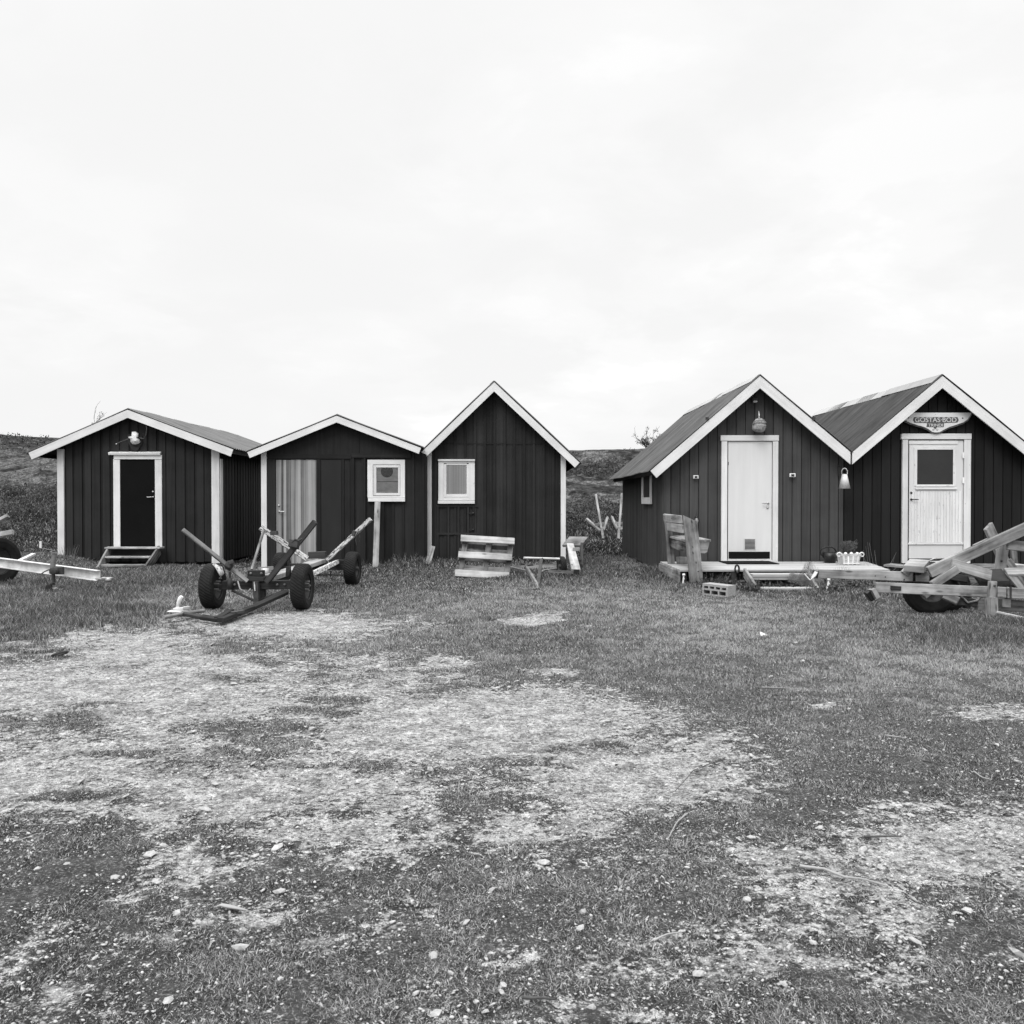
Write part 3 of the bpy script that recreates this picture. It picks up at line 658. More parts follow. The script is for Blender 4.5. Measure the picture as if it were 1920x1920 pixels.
for ya in (848, 895): mb = MB(); mb.pbox(1805, ya, 1808, ya + 11, D - .045, .008); mb.build('door_hinge', M['whitepl'], d5)

# ------------------------------------------------------------------ things on and in front of the sheds
def root_at(name, p, label, cat, group=None): return thing(name, p, label, cat, group)
def WP(mb, x0, y0, D0, x1, y1, D1, w, t, n=(0, -1, 0), **k):
    """plank whose axis runs between two photograph points at the depths where they stand"""
    return mb.plank(W(x0, y0, D0), W(x1, y1, D1), w, t, n, **k)
# steps at the first shed
st = root_at('wooden_steps', G(238, 1062), 'weathered open wooden steps below the black door', 'steps')
treads = ((201, 304, 1027, 18.38), (196, 283, 1044.5, 18.1), (189, 275, 1060, 17.8))
for xa, xb, yy, dd in treads:
    mb = MB(); a, b2 = W(xa, yy, dd), W(xb, yy, dd); mb.plank(a, b2, .26 if yy < 1030 else .20, .035, (0, 0, 1)); mb.build('step_tread', M['weatherlight'], st, bevel=.003)
mb = MB(); WP(mb, 205, 1031, 18.4, 184, 1070, 17.6, .17, .04, (1, 0, 0)); mb.build('stringer', M['weather'], st, bevel=.003)
mb = MB(); WP(mb, 299, 1031, 18.4, 273, 1070, 17.6, .20, .04, (1, 0, 0)); mb.build('stringer', M['weather'], st, bevel=.003)
mb = MB(); WP(mb, 206, 1036, 18.48, 292, 1036, 18.48, .12, .02); mb.build('riser', M['weatherdark'], st)
# skull trophy
sk = root_at('skull_trophy', W(252, 822, 18.5), 'pale animal skull with thin antlers on a dark plaque above the black door', 'wall trophy')
mb = MB(); c = W(254, 826, 18.56)
pts = [(-.16, .12), (0, .15), (.14, .10), (.15, -.04), (.06, -.2), (0, -.23), (-.08, -.18), (-.15, -.03)]
mb.face([(c.x + a, c.y - .02, c.z + b2) for a, b2 in pts][::-1], None, .5)
for i in range(8):
    a, b2 = pts[i], pts[(i + 1) % 8]; mb.face([(c.x + a[0], c.y - .02, c.z + a[1]), (c.x + b2[0], c.y - .02, c.z + b2[1]), (c.x + b2[0], c.y + .01, c.z + b2[1]), (c.x + a[0], c.y + .01, c.z + a[1])], None, .4)
mb.build('plaque', M['weatherdark'], sk)
sp_ = [(465,370),(500,368),(530,385),(535,420),(520,430),(545,450),(550,475),(535,490),(500,497),(470,495),(450,470),(448,445),(432,435),(430,422),(462,415)]
skp = [(160 + a / 5.333, 740 + b_ / 5.333) for a, b_ in sp_]; mb = MB(); cc = W(252, 821, 18.5)
rings = [[W(252 + (a - 252) * k_, 821 + (b_ - 821) * k_, 18.5 + d_) for a, b_ in skp] for k_, d_ in ((.45, -.09), (.8, -.06), (1.0, 0), (.9, .06))]
mb.grid(rings, lambda i, j: (i, j), .6, True, True); mb.face(rings[0][::-1], None, .6); mb.build('skull', M['bone'], sk)
mb = MB(); mb.tube([W(243, 822, 18.5), W(236, 825, 18.4), W(227, 828, 18.3), W(219, 832, 18.25)], [.014, .012, .010, .006], 6); mb.build('antler', M['twig'], sk)
mb = MB(); mb.tube([W(219, 832, 18.25), W(217, 833, 18.24)], [.011, .006], 6); mb.build('antler_tip', M['bone'], sk)
mb = MB(); mb.tube([W(261, 821, 18.5), W(270, 823, 18.4), W(274, 815, 18.3), W(275, 803, 18.3), W(274, 797, 18.3)], [.014, .012, .011, .009, .004], 6)
mb.tube([W(270, 822, 18.4), W(268, 813, 18.3)], [.009, .004], 6); mb.build('antler', M['twig'], sk)
# leaning boards
lb = MB(); WP(lb, 708, 941, 16.36, 704, 1072, 15.95, .105, .03); lb = lb.build('leaning_board', M['weatherlight'], origin=G(704, 1070), bevel=.003)
tag(lb, 'long pale plank propped upright from the grass to the small window', 'board')
lb = MB(); WP(lb, 811, 1025, 16.45, 800, 1066, 15.9, .10, .035); lb = lb.build('leaning_board', M['weatherlight'], origin=G(803, 1063), bevel=.003)
tag(lb, 'short tilted board stub leaning at the foot of a white corner board', 'board')

# carved sign over the right door
sg = root_at('name_sign', W(1757, 800, 14.82), 'wing shaped carved sign over the white door of the right end shed', 'sign')
wing = [(1694, 787), (1709, 774), (1821, 774), (1818, 779), (1813, 786.5), (1805, 792), (1789, 797.5), (1778, 801), (1768, 806), (1760, 810.5), (1753, 811), (1747, 810), (1739, 804), (1730, 800), (1720, 797.5), (1706, 793)]
def outline(pts, D, t, mat, name, parent, grow=0, dy=0, tone=.5):
    mb = MB(); cx_ = sum(p[0] for p in pts) / len(pts)
    q = [W(cx_ + (p[0] - cx_) * (1 + grow), p[1] + dy, D) for p in pts]
    F = [(p.x, D - t, p.z) for p in q]; B = [(p.x, D, p.z) for p in q]; n = len(q)
    mb.face(F[::-1], [((p[0]), p[2]) for p in F[::-1]], tone)
    for i in range(n): mb.face([F[i], F[(i + 1) % n], B[(i + 1) % n], B[i]], None, tone)
    return mb.build(name, mat, parent)
outline(wing, 14.85, .02, M['weather'], 'sign_back', sg, .015, 3.0)
outline(wing, 14.825, .025, M['signface'], 'sign_board', sg)
pan = [(1712, 787), (1714, 782), (1795, 782), (1797.5, 787.5), (1795, 792), (1770, 793), (1769.5, 800.5), (1757, 800.6), (1753.5, 805), (1750, 800.6), (1737, 800.5), (1738.5, 793), (1714, 792.5)]
outline(pan, 14.799, .003, M['signdark'], 'letter_panel', sg)
def text(txt, px, py, capx, D, mat, name, parent, sx=1.0, ext=.0015, sp_=1.0):
    c = bpy.data.curves.new(name, 'FONT'); c.body = txt; c.align_x = 'CENTER'; c.align_y = 'CENTER'; c.size = 1; c.extrude = .02; c.offset = .008; c.space_character = sp_
    o = bpy.data.objects.new(name + '_tmp', c); COL.objects.link(o)
    dg = bpy.context.evaluated_depsgraph_get(); me = bpy.data.meshes.new_from_object(o.evaluated_get(dg)); bpy.data.objects.remove(o)
    p = W(px, py, D); h = capx * D / FPX / .70
    off = LOC[parent.name]
    v = np.empty(len(me.vertices) * 3, 'f'); me.vertices.foreach_get('co', v); v = v.reshape(-1, 3); w = v.copy()
    cz = (v[:, 1].max() + v[:, 1].min()) / 2; cx_ = (v[:, 0].max() + v[:, 0].min()) / 2
    w[:, 0] = p.x + (v[:, 0] - cx_) * h * sx - off.x; w[:, 2] = p.z + (v[:, 1] - cz) * h - off.z; w[:, 1] = D - v[:, 2] * .1 - off.y
    me.vertices.foreach_set('co', w.ravel()); me.materials.clear(); me.materials.append(mat); me.update()
    o2 = bpy.data.objects.new(name, me); COL.objects.link(o2); o2.parent = parent; LOC[o2.name] = off
    return o2, (v[:, 0].max() - v[:, 0].min()) * h * sx
probe, wd = text('GOSTAS·BOD', 1754.5, 787.2, 8.6, 14.790, M['whitepl'], 'lettering', sg)
k = (77.5 * 14.79 / FPX) / wd; bpy.data.objects.remove(probe); text('GOSTAS·BOD', 1754.5, 787.2, 8.6, 14.790, M['whitepl'], 'lettering', sg, sx=k)
probe, wd = text('TRINDI', 1754, 797.2, 5.4, 14.790, M['whitepl'], 'lettering', sg)
k = (27.5 * 14.79 / FPX) / wd; bpy.data.objects.remove(probe); text('TRINDI', 1754, 797.2, 5.4, 14.790, M['whitepl'], 'lettering', sg, sx=k)
for sx in (-1, 1):
    mb = MB(); c = W(1753.7 + sx * 3.4, 805, 14.797); mb.tube([c + Vector((sx * (.004 + .0026 * a) * math.cos(a * 1.05), 0, (.004 + .0026 * a) * math.sin(a * 1.05))) for a in [i * .5 for i in range(13)]], .0022, 5)
    mb.build('carved_scroll', M['signdark'], sg)
for xx_, yy in ((1703.5, 783.5), (1805, 784), (1753.5, 777.5)):
    mb = MB(); mb.lathe([(0, -.006), (.011 if yy > 780 else .004, -.004), (.013 if yy > 780 else .005, 0)], W(xx_, yy, 14.80), (0, 1, 0), 12); mb.build('screw_head', M['rust'], sg)

# fittings on the fourth shed
def knob_lamp(x0, y0, x1, y1, label):
    t = root_at('wall_lamp', W((x0 + x1) / 2, (y0 + y1) / 2, 14.87), label, 'wall lamp', 'small wall lamps beside the white door')
    mb = MB(); mb.pbox(x0, y0, x1, y1, 14.87, .035, horiz=True); mb.build('lamp_housing', M['whitepl'], t, bevel=.006)
    mb = MB(); mb.pbox(x0 + 3, y0 + 1.5, x1 - 2.5, y1 - 1.5, 14.84, .02, horiz=True); mb.build('lamp_lens', M['blackp'], t)
knob_lamp(1300, 891, 1310, 897.5, 'small white rectangular wall lamp left of the closed white door')
knob_lamp(1481, 887.5, 1492, 894.5, 'small white rectangular wall lamp right of the closed white door')
t = root_at('gable_lamp', W(1417, 750, 14.8), 'dim dark lamp high under the gable peak above the hanging float', 'outdoor lamp')
mb = MB(); mb.pbox(1411, 745, 1422, 754, 14.87, .08, horiz=True); mb.build('lamp_housing', M['weatherdark'], t, bevel=.01)
mb = MB(); mb.pbox(1412.5, 751, 1420.5, 754.6, 14.84, .06, horiz=True); mb.build('lamp_lens', M['ridge'], t, bevel=.01)
t = root_at('fishing_float', W(1423, 798, 14.75), 'stained round net float hanging above the closed white door', 'fishing float')
mb = MB(); c = W(1423.5, 797, 14.73); sc = 14.73 / FPX
prof = [(.3, 13), (4, 12.5), (8, 10), (10.5, 6), (12, 1), (12.6, -4), (12.2, -8), (10, -11), (5, -13), (.3, -13.5)]
mb.lathe([(a * sc, b2 * sc) for a, b2 in prof], c, (.12, 0, 1), 24, mod=lambda i, k: .003 * math.sin(k * 1.9 + i))
mb.build('float_body', M['netfloat'], t)
mb = MB()
for h in (8, 5.2, 3.5, -2, -5):
    rr = 10.0 if h > 7 else 11.6 if h > 4 else 12.5; mb.tube([c + Vector((math.cos(a / 14 * 6.283) * rr * sc, math.sin(a / 14 * 6.283) * rr * sc, h * sc + math.sin(a * .9) * .006 + math.cos(a / 14 * 6.283) * .012)) for a in range(15)], .006, 5, cap=False)
mb.build('rope_binding', M['rope'], t)
mb = MB(); mb.tube([W(1423, 785, 14.74), W(1423.5, 778, 14.76), W(1422.7, 771, 14.84)], [.012, .01, .005], 6); mb.build('hanging_rope', M['whiteworn'], t)
t = root_at('hanging_bell_lamp', W(1583.5, 917, 14.6), 'pale flared metal lamp shade hanging from a loop where the two right sheds meet', 'lamp')
c = W(1583.5, 889, 14.6); sc = 14.6 / FPX; mb = MB()
mb.lathe([(.001, 0), (4.6 * sc, 0), (10.6 * sc, -27 * sc), (10.2 * sc, -27 * sc), (4.3 * sc, -1 * sc)], c, (0, 0, 1), 4 * 8); mb.build('lamp_shade', M['whitemet'], t)
mb = MB(); mb.tube([c + Vector((-5 * sc, 0, 0)), c + Vector((-5.4 * sc, 0, 6 * sc)), c + Vector((-3 * sc, 0, 10 * sc)), c + Vector((0, 0, 11 * sc)), c + Vector((3 * sc, 0, 10 * sc)), c + Vector((5.4 * sc, 0, 6 * sc)), c + Vector((5 * sc, 0, 0))], .0075, 6); mb.build('hanging_loop', M['whitemet'], t)
mb = MB(); mb.plank(W(1573, 872, 14.86), W(1573, 892, 14.86), .03, .03); mb.tube([W(1573, 874, 14.85), W(1576, 874, 14.7), W(1583.5, 877.5, 14.6)], .007, 6); mb.build('bracket', M['blackp'], t)
t = root_at('storm_lantern', W(1306, 985, 14.75), 'small dark glass lantern hanging on the wall behind the plank bench', 'lantern')
c = W(1306, 984, 14.75); sc = 14.75 / FPX; mb = MB()
mb.lathe([(.001, 0), (4.5 * sc, 0), (4.5 * sc, 3 * sc), (2.5 * sc, 4 * sc)], c, (0, 0, 1), 14); mb.lathe([(3 * sc, 13 * sc), (3.4 * sc, 14 * sc), (1.5 * sc, 18 * sc), (.001, 18 * sc)], c, (0, 0, 1), 14)
for sx in (-1, 1): mb.tube([c + Vector((sx * 4.6 * sc, 0, 2 * sc)), c + Vector((sx * 5.4 * sc, 0, 9 * sc)), c + Vector((sx * 3.4 * sc, 0, 14.5 * sc))], .005, 6)
mb.tube([c + Vector((0, 0, 17 * sc)), W(1306, 957, 14.84)], .003, 5); mb.build('lantern_frame', M['blackp'], t)
mb = MB(); mb.lathe([(2.4 * sc, 4 * sc), (3.6 * sc, 8 * sc), (2.2 * sc, 13 * sc)], c, (0, 0, 1), 14); mb.build('lantern_glass', M['steel'], t)

# ---- deck
dk = root_at('wooden_deck', (4.2, 13.9, 0), 'low pale board deck in front of the two right sheds', 'deck')
zt = .235; yb0, yf0 = 14.84, 13.05; rngd = random.Random(4)
yy = yf0
mb = MB()
while yy < yb0 - .02:
    w_ = .118; xr_ = 5.62 + (yy - yf0) * .20; mb.plank((2.50 + rngd.uniform(-.008, .008), yy + w_ / 2, zt - .014), (xr_ + rngd.uniform(-.01, .01), yy + w_ / 2, zt - .014 + rngd.uniform(-.002, .002)), w_ - .006, .028, (0, 0, 1), tone=rngd.random()); yy += w_
mb.build('deck_boards', M['deck'], dk, bevel=.002)
mb = MB(); mb.plank((2.52, yf0 + .16, zt - .085), (5.62, yf0 + .16, zt - .085), .11, .022); mb.build('front_joist', M['weatherdark'], dk, bevel=.002)  # recessed board, its dark colour carries the shade under the deck edge
mb = MB(); mb.plank((2.49, yf0 + .01, zt - .09), (2.49, yb0, zt - .09), .12, .022, (-1, 0, 0)); mb.build('side_fascia', M['weather'], dk, bevel=.002)
mb = MB(); mb.plank((2.49, yf0 + .01, .07), (2.49, yb0 - .4, .04), .10, .02, (-1, 0, 0)); mb.build('side_board', M['weather'], dk, bevel=.002)
for xq in (2.56, 3.3, 4.6, 5.5): mb = MB(); mb.plank((xq, yf0 + .05, -.05), (xq, yf0 + .05, .2), .07, .07); mb.build('deck_post', M['weatherdark'], dk)
mat_ = MB(); mat_.plank((W(1360, 1056, 14.3).x, 14.45, zt + .008), (W(1456, 1056, 14.3).x, 14.45, zt + .008), .62, .014, (0, 0, 1))
tag(mat_.build('doormat', M['blackmat'], origin=(3.9, 14.45, zt)), 'flat black doormat lying on the deck before the white door', 'doormat')
# deck steps
ds = root_at('deck_steps', G(1462, 1106), 'low wooden steps leading up to the pale deck', 'steps')
mb = MB(); WP(mb, 1408, 1078, 12.75, 1520, 1078, 12.75, .22, .04, (0, 0, 1)); mb.build('step_tread', M['deck'], ds, bevel=.003)
mb = MB(); WP(mb, 1409, 1083.5, 12.66, 1515, 1083.5, 12.66, .055, .02); mb.build('step_riser', M['weather'], ds)
mb = MB(); WP(mb, 1424, 1103.5, 12.35, 1528, 1103.5, 12.35, .2, .03, (0, 0, 1)); mb.build('step_tread', M['deck'], ds, bevel=.003)
mb = MB(); WP(mb, 1396, 1073, 12.95, 1420, 1110, 12.2, .13, .04, (1, 0, 0)); mb.build('stringer', M['weather'], ds, bevel=.003)
mb = MB(); WP(mb, 1514, 1075, 12.9, 1533, 1110, 12.2, .12, .04, (1, 0, 0)); mb.build('stringer', M['weather'], ds, bevel=.003)
# bench
bn = root_at('plank_bench', (2.7, 13.2, .1), 'heavy weathered plank bench standing at the left edge of the deck', 'bench')
def slab(px_top, px_bot, D, name):
    mb = MB(); a = W(*px_top[0], D); b2 = W(*px_top[1], D); c = W(*px_bot[0], D); d = W(*px_bot[1], D)
    F = [a, b2, d, c]; B = [p + Vector((0, .05, 0)) for p in F]; u = [(2, 0), (2, .2), (0, .22), (0, 0)]
    mb.face(F[::-1], u[::-1], .5); mb.face(B, u, .5)
    for i in range(4): mb.face([F[i], F[(i + 1) % 4], B[(i + 1) % 4], B[i]], [(0, 0), (1, 0), (1, .05), (0, .05)], .5)
    return mb.build(name, M['weather'], bn)
slab([(1281, 966), (1307.5, 978)], [(1294, 1092), (1319, 1090)], 12.97, 'end_slab')
mb = MB(); mb.plank((2.58, 14.25, .24), (2.52, 14.25, 1.02), .11, .045); mb.build('back_post', M['weather'], bn)
for zc, xo in ((.995, 2.505), (.855, 2.525)):
    mb = MB(); mb.plank((xo - .01, 14.4, zc - .01), (xo + .005, 13.02, zc - .015), .125, .03, (1, 0, .12), jit=.004); mb.build('back_slat', M['weatherlight'], bn, bevel=.004)
mb = MB(); mb.plank((2.75, 14.35, .675), (2.75, 13.03, .665), .40, .035, (0, 0, 1)); mb.build('seat', M['weatherlight'], bn, bevel=.004)
mb = MB(); mb.plank((2.56, 14.36, .585), (2.92, 14.36, .585), .15, .03); mb.build('seat_apron', M['weather'], bn)
mb = MB(); mb.plank((2.575, 14.33, .58), (2.575, 13.05, .575), .15, .03, (1, 0, 0)); mb.build('seat_apron', M['weather'], bn)
mb = MB(); q = [(2.76, .648), (2.93, .648), (2.895, .50), (2.86, .48), (2.76, .485)]
F = [(x, 13.04, z) for x, z in q]; B = [(x, 13.10, z) for x, z in q]; mb.face(F, None, .5)
for i in range(5): mb.face([F[i], B[i], B[(i + 1) % 5], F[(i + 1) % 5]], None, .5)
mb.build('seat_bracket', M['weather'], bn)
# bowl under the bench
t = MB(); c = Vector((W(1279, 1057, 14.3).x, 14.3, zt)); t.lathe([(.001, 0), (.085, 0), (.10, .11), (.092, .11), (.08, .02), (.001, .02)], c, (0, 0, 1), 20)
tag(t.build('plant_pot', M['weatherlight'], origin=c), 'small empty pale pot on the deck under the plank bench', 'pot')
# concrete block
blk = root_at('hollow_block', G(1345, 1116), 'pale hollow concrete block lying on its side in the grass before the deck', 'concrete block')
p0 = W(1317, 1112, 11.75); ax = (W(1359, 1118, 11.5) - p0); ax.z = 0; Lb = .39; ax.normalize(); up = Vector((.0, .0, 1)); nn = up.cross(ax).normalized() * 1.0   # nn away from the camera
if nn.y < 0: nn = -nn
z0 = gz1(p0.x, p0.y) + .005; o = Vector((p0.x, p0.y, z0)); H_, Wd = .155, .19
def bp_(u, v, w): return o + ax * u * Lb + up * v * H_ - Vector((0, 0, .01)) * u + nn * w * Wd
mb = MB(); cells = [(.06 + i * .235, .06 + i * .235 + .17, .60, .80) for i in range(4)] + [(.05 + i * .31, .05 + i * .31 + .25, .13, .46) for i in range(3)]
us = sorted(set([0, 1] + [c_[0] for c_ in cells] + [c_[1] for c_ in cells])); vs_ = sorted(set([0, 1] + [c_[2] for c_ in cells] + [c_[3] for c_ in cells]))
def hole(u, v): return any(c_[0] < u < c_[1] and c_[2] < v < c_[3] for c_ in cells)
for i in range(len(us) - 1):
    for j in range(len(vs_) - 1):
        u, v = (us[i] + us[i + 1]) / 2, (vs_[j] + vs_[j + 1]) / 2
        if hole(u, v): mb.face([bp_(us[i], vs_[j], .95), bp_(us[i + 1], vs_[j], .95), bp_(us[i + 1], vs_[j + 1], .95), bp_(us[i], vs_[j + 1], .95)], None, .1); continue
        mb.face([bp_(us[i], vs_[j], 0), bp_(us[i + 1], vs_[j], 0), bp_(us[i + 1], vs_[j + 1], 0), bp_(us[i], vs_[j + 1], 0)], None, .6)
for (a, b2, c_, d) in cells:
    q = [(a, c_), (b2, c_), (b2, d), (a, d)]
    for i in range(4): e, f = q[i], q[(i + 1) % 4]; mb.face([bp_(e[0], e[1], 0), bp_(e[0], e[1], .95), bp_(f[0], f[1], .95), bp_(f[0], f[1], 0)], None, .3)
mb.face([bp_(0, 1, 0), bp_(1, 1, 0), bp_(1, 1, 1), bp_(0, 1, 1)], None, .6); mb.face([bp_(1, 0, 0), bp_(1, 0, 1), bp_(1, 1, 1), bp_(1, 1, 0)], None, .6)
mb.face([bp_(0, 0, 0), bp_(0, 1, 0), bp_(0, 1, 1), bp_(0, 0, 1)], None, .6); mb.face([bp_(0, 0, 1), bp_(0, 1, 1), bp_(1, 1, 1), bp_(1, 0, 1)], None, .6)
mb.build('block_body', M['concrete'], blk)
# small things at the deck
def spike(px, py0, py1, D, label, lean=0):
    t = root_at('garden_light', W(px, py1, D), label, 'garden light'); a = W(px - lean, py1 + 6, D); b2 = W(px + 2, py0 + 3, D)
    mb = MB(); mb.tube([a, b2], .011, 8); mb.build('stake', M['whitepl'], t)
    mb = MB(); mb.lathe([(.001, .028), (.020, .026), (.022, .0), (.012, -.006)], b2, (0, 0, 1), 14); mb.lathe([(.012, -.035), (.016, -.05), (.011, -.06)], b2, (0, 0, 1), 12); mb.build('lamp_head', M['whitepl'], t)
spike(1552, 1085, 1106, 12.0, 'white stake garden light leaning in the grass right of the deck steps', 3)
spike(1280, 1076, 1095, 12.8, 'white stake garden light at the front left corner of the deck')
t = MB(); c = W(1382, 1067, 13.0); t.tube([c + Vector((.03 * math.cos(a), 0, .058 * math.sin(a))) for a in [i / 12 * 6.283 for i in range(13)]], .014, 8, cap=False)
tag(t.build('rubber_loop', M['blackp'], origin=c), 'black rubber loop hanging on the front edge of the deck', 'loop')
t = root_at('black_basket', W(1555, 1053, 14.5), 'black basket with a rounded loop handle on the deck against the wall', 'basket')
c = W(1556, 1055, 14.5); sc = 14.5 / FPX; mb = MB()
mb.lathe([(.001, 0), (10 * sc, 0), (14 * sc, 19 * sc), (13 * sc, 19 * sc), (9 * sc, 2 * sc)], c, (0, 0, 1), 20); mb.build('basket_body', M['blackp'], t)
mb = MB(); mb.tube([c + Vector((a * sc, 0, b2 * sc)) for a, b2 in ((-12, 10), (-17, 16), (-18, 22), (-14, 27), (-8, 29), (4, 29), (9, 26), (12, 20), (13, 16))], .012, 8); mb.build('basket_handle', M['blackp'], t)
# white planter
t = root_at('white_planter', W(1591, 1055, 14.1), 'ornate white square planter with scroll corners and a dark plant on the deck', 'planter')
c = Vector((W(1591, 1055, 14.1).x, 14.1, zt)); sc = 14.1 / FPX; mb = MB(); hh = 21 * sc
def ringq(h, r_): return [c + Vector((sx * r_, sy * r_ * .8, h)) for sx, sy in ((-1, -1), (1, -1), (1, 1), (-1, 1))]
mb.grid([ringq(0, 14.5 * sc), ringq(hh * .82, 17.2 * sc), ringq(hh * .82, 18.2 * sc), ringq(hh, 18.6 * sc), ringq(hh, 17 * sc), ringq(hh * .7, 16 * sc)], lambda i, j: (i, j), .5, False, True)
mb.face(ringq(.001, 14.5 * sc), None, .5); mb.build('planter_body', M['whitemet'], t)
mb = MB()
for fx in (-.85, -.35, .2, .75): mb.plank(c + Vector((fx * 14.5 * sc, -14.5 * sc * .8 - .004, .005)), c + Vector((fx * 17 * sc, -17.2 * sc * .8 - .004, hh * .8)), .022, .012)
for h in (.15, .52): mb.plank(c + Vector((-15 * sc, -15.6 * sc * .8 - .006, hh * h)), c + Vector((15 * sc, -15.6 * sc * .8 - .006, hh * h)), .012, .012, (0, -1, 0))
for fx in (-.6, .0, .6): mb.lathe([(.001, -.02), (.03, 0), (.001, .02)], c + Vector((fx * 18 * sc, -17 * sc * .8, hh)), (0, 1, 0), 10)
mb.build('planter_ribs', M['whitepl'], t)
for sx in (-1, 1):
    mb = MB(); o_ = c + Vector((sx * 21 * sc, -.08, hh - 2 * sc)); mb.tube([c + Vector((sx * 15 * sc, -.08, hh * .75))] + [o_ + Vector((sx * r_ * sc * math.cos(a), 0, r_ * sc * math.sin(a))) for a, r_ in ((2.6, 4.6), (1.7, 4.6), (.8, 4.4), (0, 4), (-.8, 3.6), (-1.6, 3), (-2.6, 2.4), (-3.6, 1.8))], .010, 7); mb.build('scroll_handle', M['whitepl'], t)
soil = MB(); soil.face(ringq(hh * .85, 16.4 * sc), None, .4); soil.build('soil', M['dark'], t)
mb = MB(); rr = random.Random(5)
for k in range(110):
    a = rr.uniform(0, 6.28); r_ = rr.uniform(0, 8) * sc; b0 = c + Vector((math.cos(a) * r_, math.sin(a) * r_, hh * .8)); H = rr.uniform(14, 29) * sc
    e = b0 + Vector((math.cos(a) * H * .35, math.sin(a) * H * .3, H)); mb.plank(b0, e, .006, .002, (math.sin(a), -1, 0), tone=rr.random() * .5)
    for q in range(4): p = b0.lerp(e, rr.uniform(.3, 1)); mb.plank(p, p + Vector((rr.uniform(-.035, .035), rr.uniform(-.02, .02), rr.uniform(.0, .03))), .008, .002, (0, -1, .3), tone=rr.random())
mb.build('plant_leaves', M['leaf'], t)

# ---- pallet
t = root_at('wooden_pallet', G(905, 1080), 'weathered wooden pallet standing tilted on its edge before the steep gabled shed', 'pallet')
U = (W(866, 1001, 14.55) - W(852, 1078, 14.2)); Hh = U.length; U.normalize(); A_ = (W(955, 1083, 14.28) - W(852, 1078, 14.2)); Wl = A_.length; A_.normalize(); Nn = A_.cross(U).normalized()
if Nn.y > 0: Nn = -Nn
O_ = W(852, 1080, 14.2)
def pal(u0, v0, u1, v1, w, t_, dn, mat, nm, tone=.5): mb = MB(); mb.plank(O_ + A_ * u0 * Wl + U * v0 * Hh + Nn * dn, O_ + A_ * u1 * Wl + U * v1 * Hh + Nn * dn, w, t_, Nn, tone=tone, jit=.003); return mb.build(nm, mat, t, bevel=.003)
for v, tn in ((.92, .8), (.52, .7), (.075, .6)): pal(-.01 if v > .9 else 0, v, .99, v - .01, .115, .024, 0, M['weatherlight'], 'bottom_board', tn)
for u in (.09, .53, .94): pal(u, 0, u, 1, .09, .022, -.115, M['weather'], 'cross_board', .4)
for v in (.92, .52, .075):
    for u in (.07, .53, .94): pal(u - .055, v, u + .055, v, .1, .09, -.058, M['weather'], 'spacer_block', .4)
for k in range(5): pal(0, .08 + k * .21, 1, .075 + k * .21, .080, .02, -.137, M['weather'], 'deck_board', random.random())
# ---- launching trolley with T handle
t = root_at('launching_trolley', G(1012, 1104), 'rusty launching trolley with a T handle lying beside the pallet', 'trolley')
mb = MB(); mb.tube([W(982, 1046, 13.9), W(1049, 1048, 14.1)], .019, 10); mb.build('handle_bar', M['whitemet'], t)
mb = MB(); mb.plank(W(1015, 1049, 14.0), W(1008, 1104, 13.1), .055, .05, (1, 0, 0)); mb.plank(W(1015, 1050, 14.0), W(1017, 1053, 13.95), .08, .05); mb.build('handle_post', M['rust'], t)
mb = MB(); mb.plank(W(986, 1062, 14.4), W(1006, 1096, 13.1), .035, .06, (0, 0, 1)); mb.plank(W(1006, 1096, 13.1), W(1009, 1104, 12.9), .05, .05); mb.build('drawbar', M['weather'], t)
mb = MB(); mb.tube([W(955, 1063, 14.9), W(988, 1070, 14.3), W(1003, 1080, 13.8)], .016, 8); mb.tube([W(1043, 1066, 14.9), W(1018, 1070, 14.4), W(1008, 1078, 13.8)], .016, 8); mb.build('frame_tube', M['steel'], t)
mb = MB(); mb.plank(W(940, 1066, 15.2), W(1046, 1062, 15.4), .07, .05, (0, -1, .3)); mb.build('axle_beam', M['weather'], t)
def wheel(parent, C, axis, R, wdt, rimr, rim='rust', dish=.5, tread=True, seg=90):
    h = wdt / 2; b = MB()
    b.lathe([(rimr, -h * .75), (rimr + .015, -h * .85), (R * .80, -h * 1.02), (R * .93, -h * .92), (R * .985, -h * .7), (R, -h * .3), (R * 1.004, 0), (R, h * .3), (R * .985, h * .7), (R * .93, h * .92), (R * .80, h * 1.02), (rimr + .015, h * .85), (rimr, h * .75), (rimr - .004, 0), (rimr, -h * .75)],
            C, axis, seg, mod=(lambda i, k: (-.005 if (k + (i % 2)) % 2 else .0) if 3 <= i <= 9 else 0) if tread else None, smooth=False)
    w = b.build('wheel', M['rubber'], parent)
    b = MB(); b.lathe([(.001, .0), (.045, .0), (.05, -.01), (rimr * .62, -.015), (rimr * .8, -h * dish * .6), (rimr * .93, -h * .5), (rimr * .96, -h * .8), (rimr + .01, -h * .86)], C, axis, 32)
    b.lathe([(.001, .01), (.045, .01), (rimr * .62, .0), (rimr * .9, h * .3), (rimr + .01, h * .86)], C, axis, 32)
    b.build('rim', M[rim], w)
    b = MB(); b.lathe([(.001, -h * 1.15), (.028, -h * 1.12), (.034, -h * .9), (.034, 0)], C, axis, 16); b.lathe([(.034, 0), (.03, h * 1.0), (.001, h * 1.05)], C, axis, 16)
    b.build('hub', M['rust'], w)
    return w
wheel(t, W(1053, 1062, 14.6), (1, .25, 0), .17, .09, .09, seg=32)
mb = MB(); mb.plank(W(1028, 1071, 14.2), W(1075, 1073, 14.2), .045, .04, (0, 0, 1)); mb.build('frame_plank', M['weatherlight'], t)
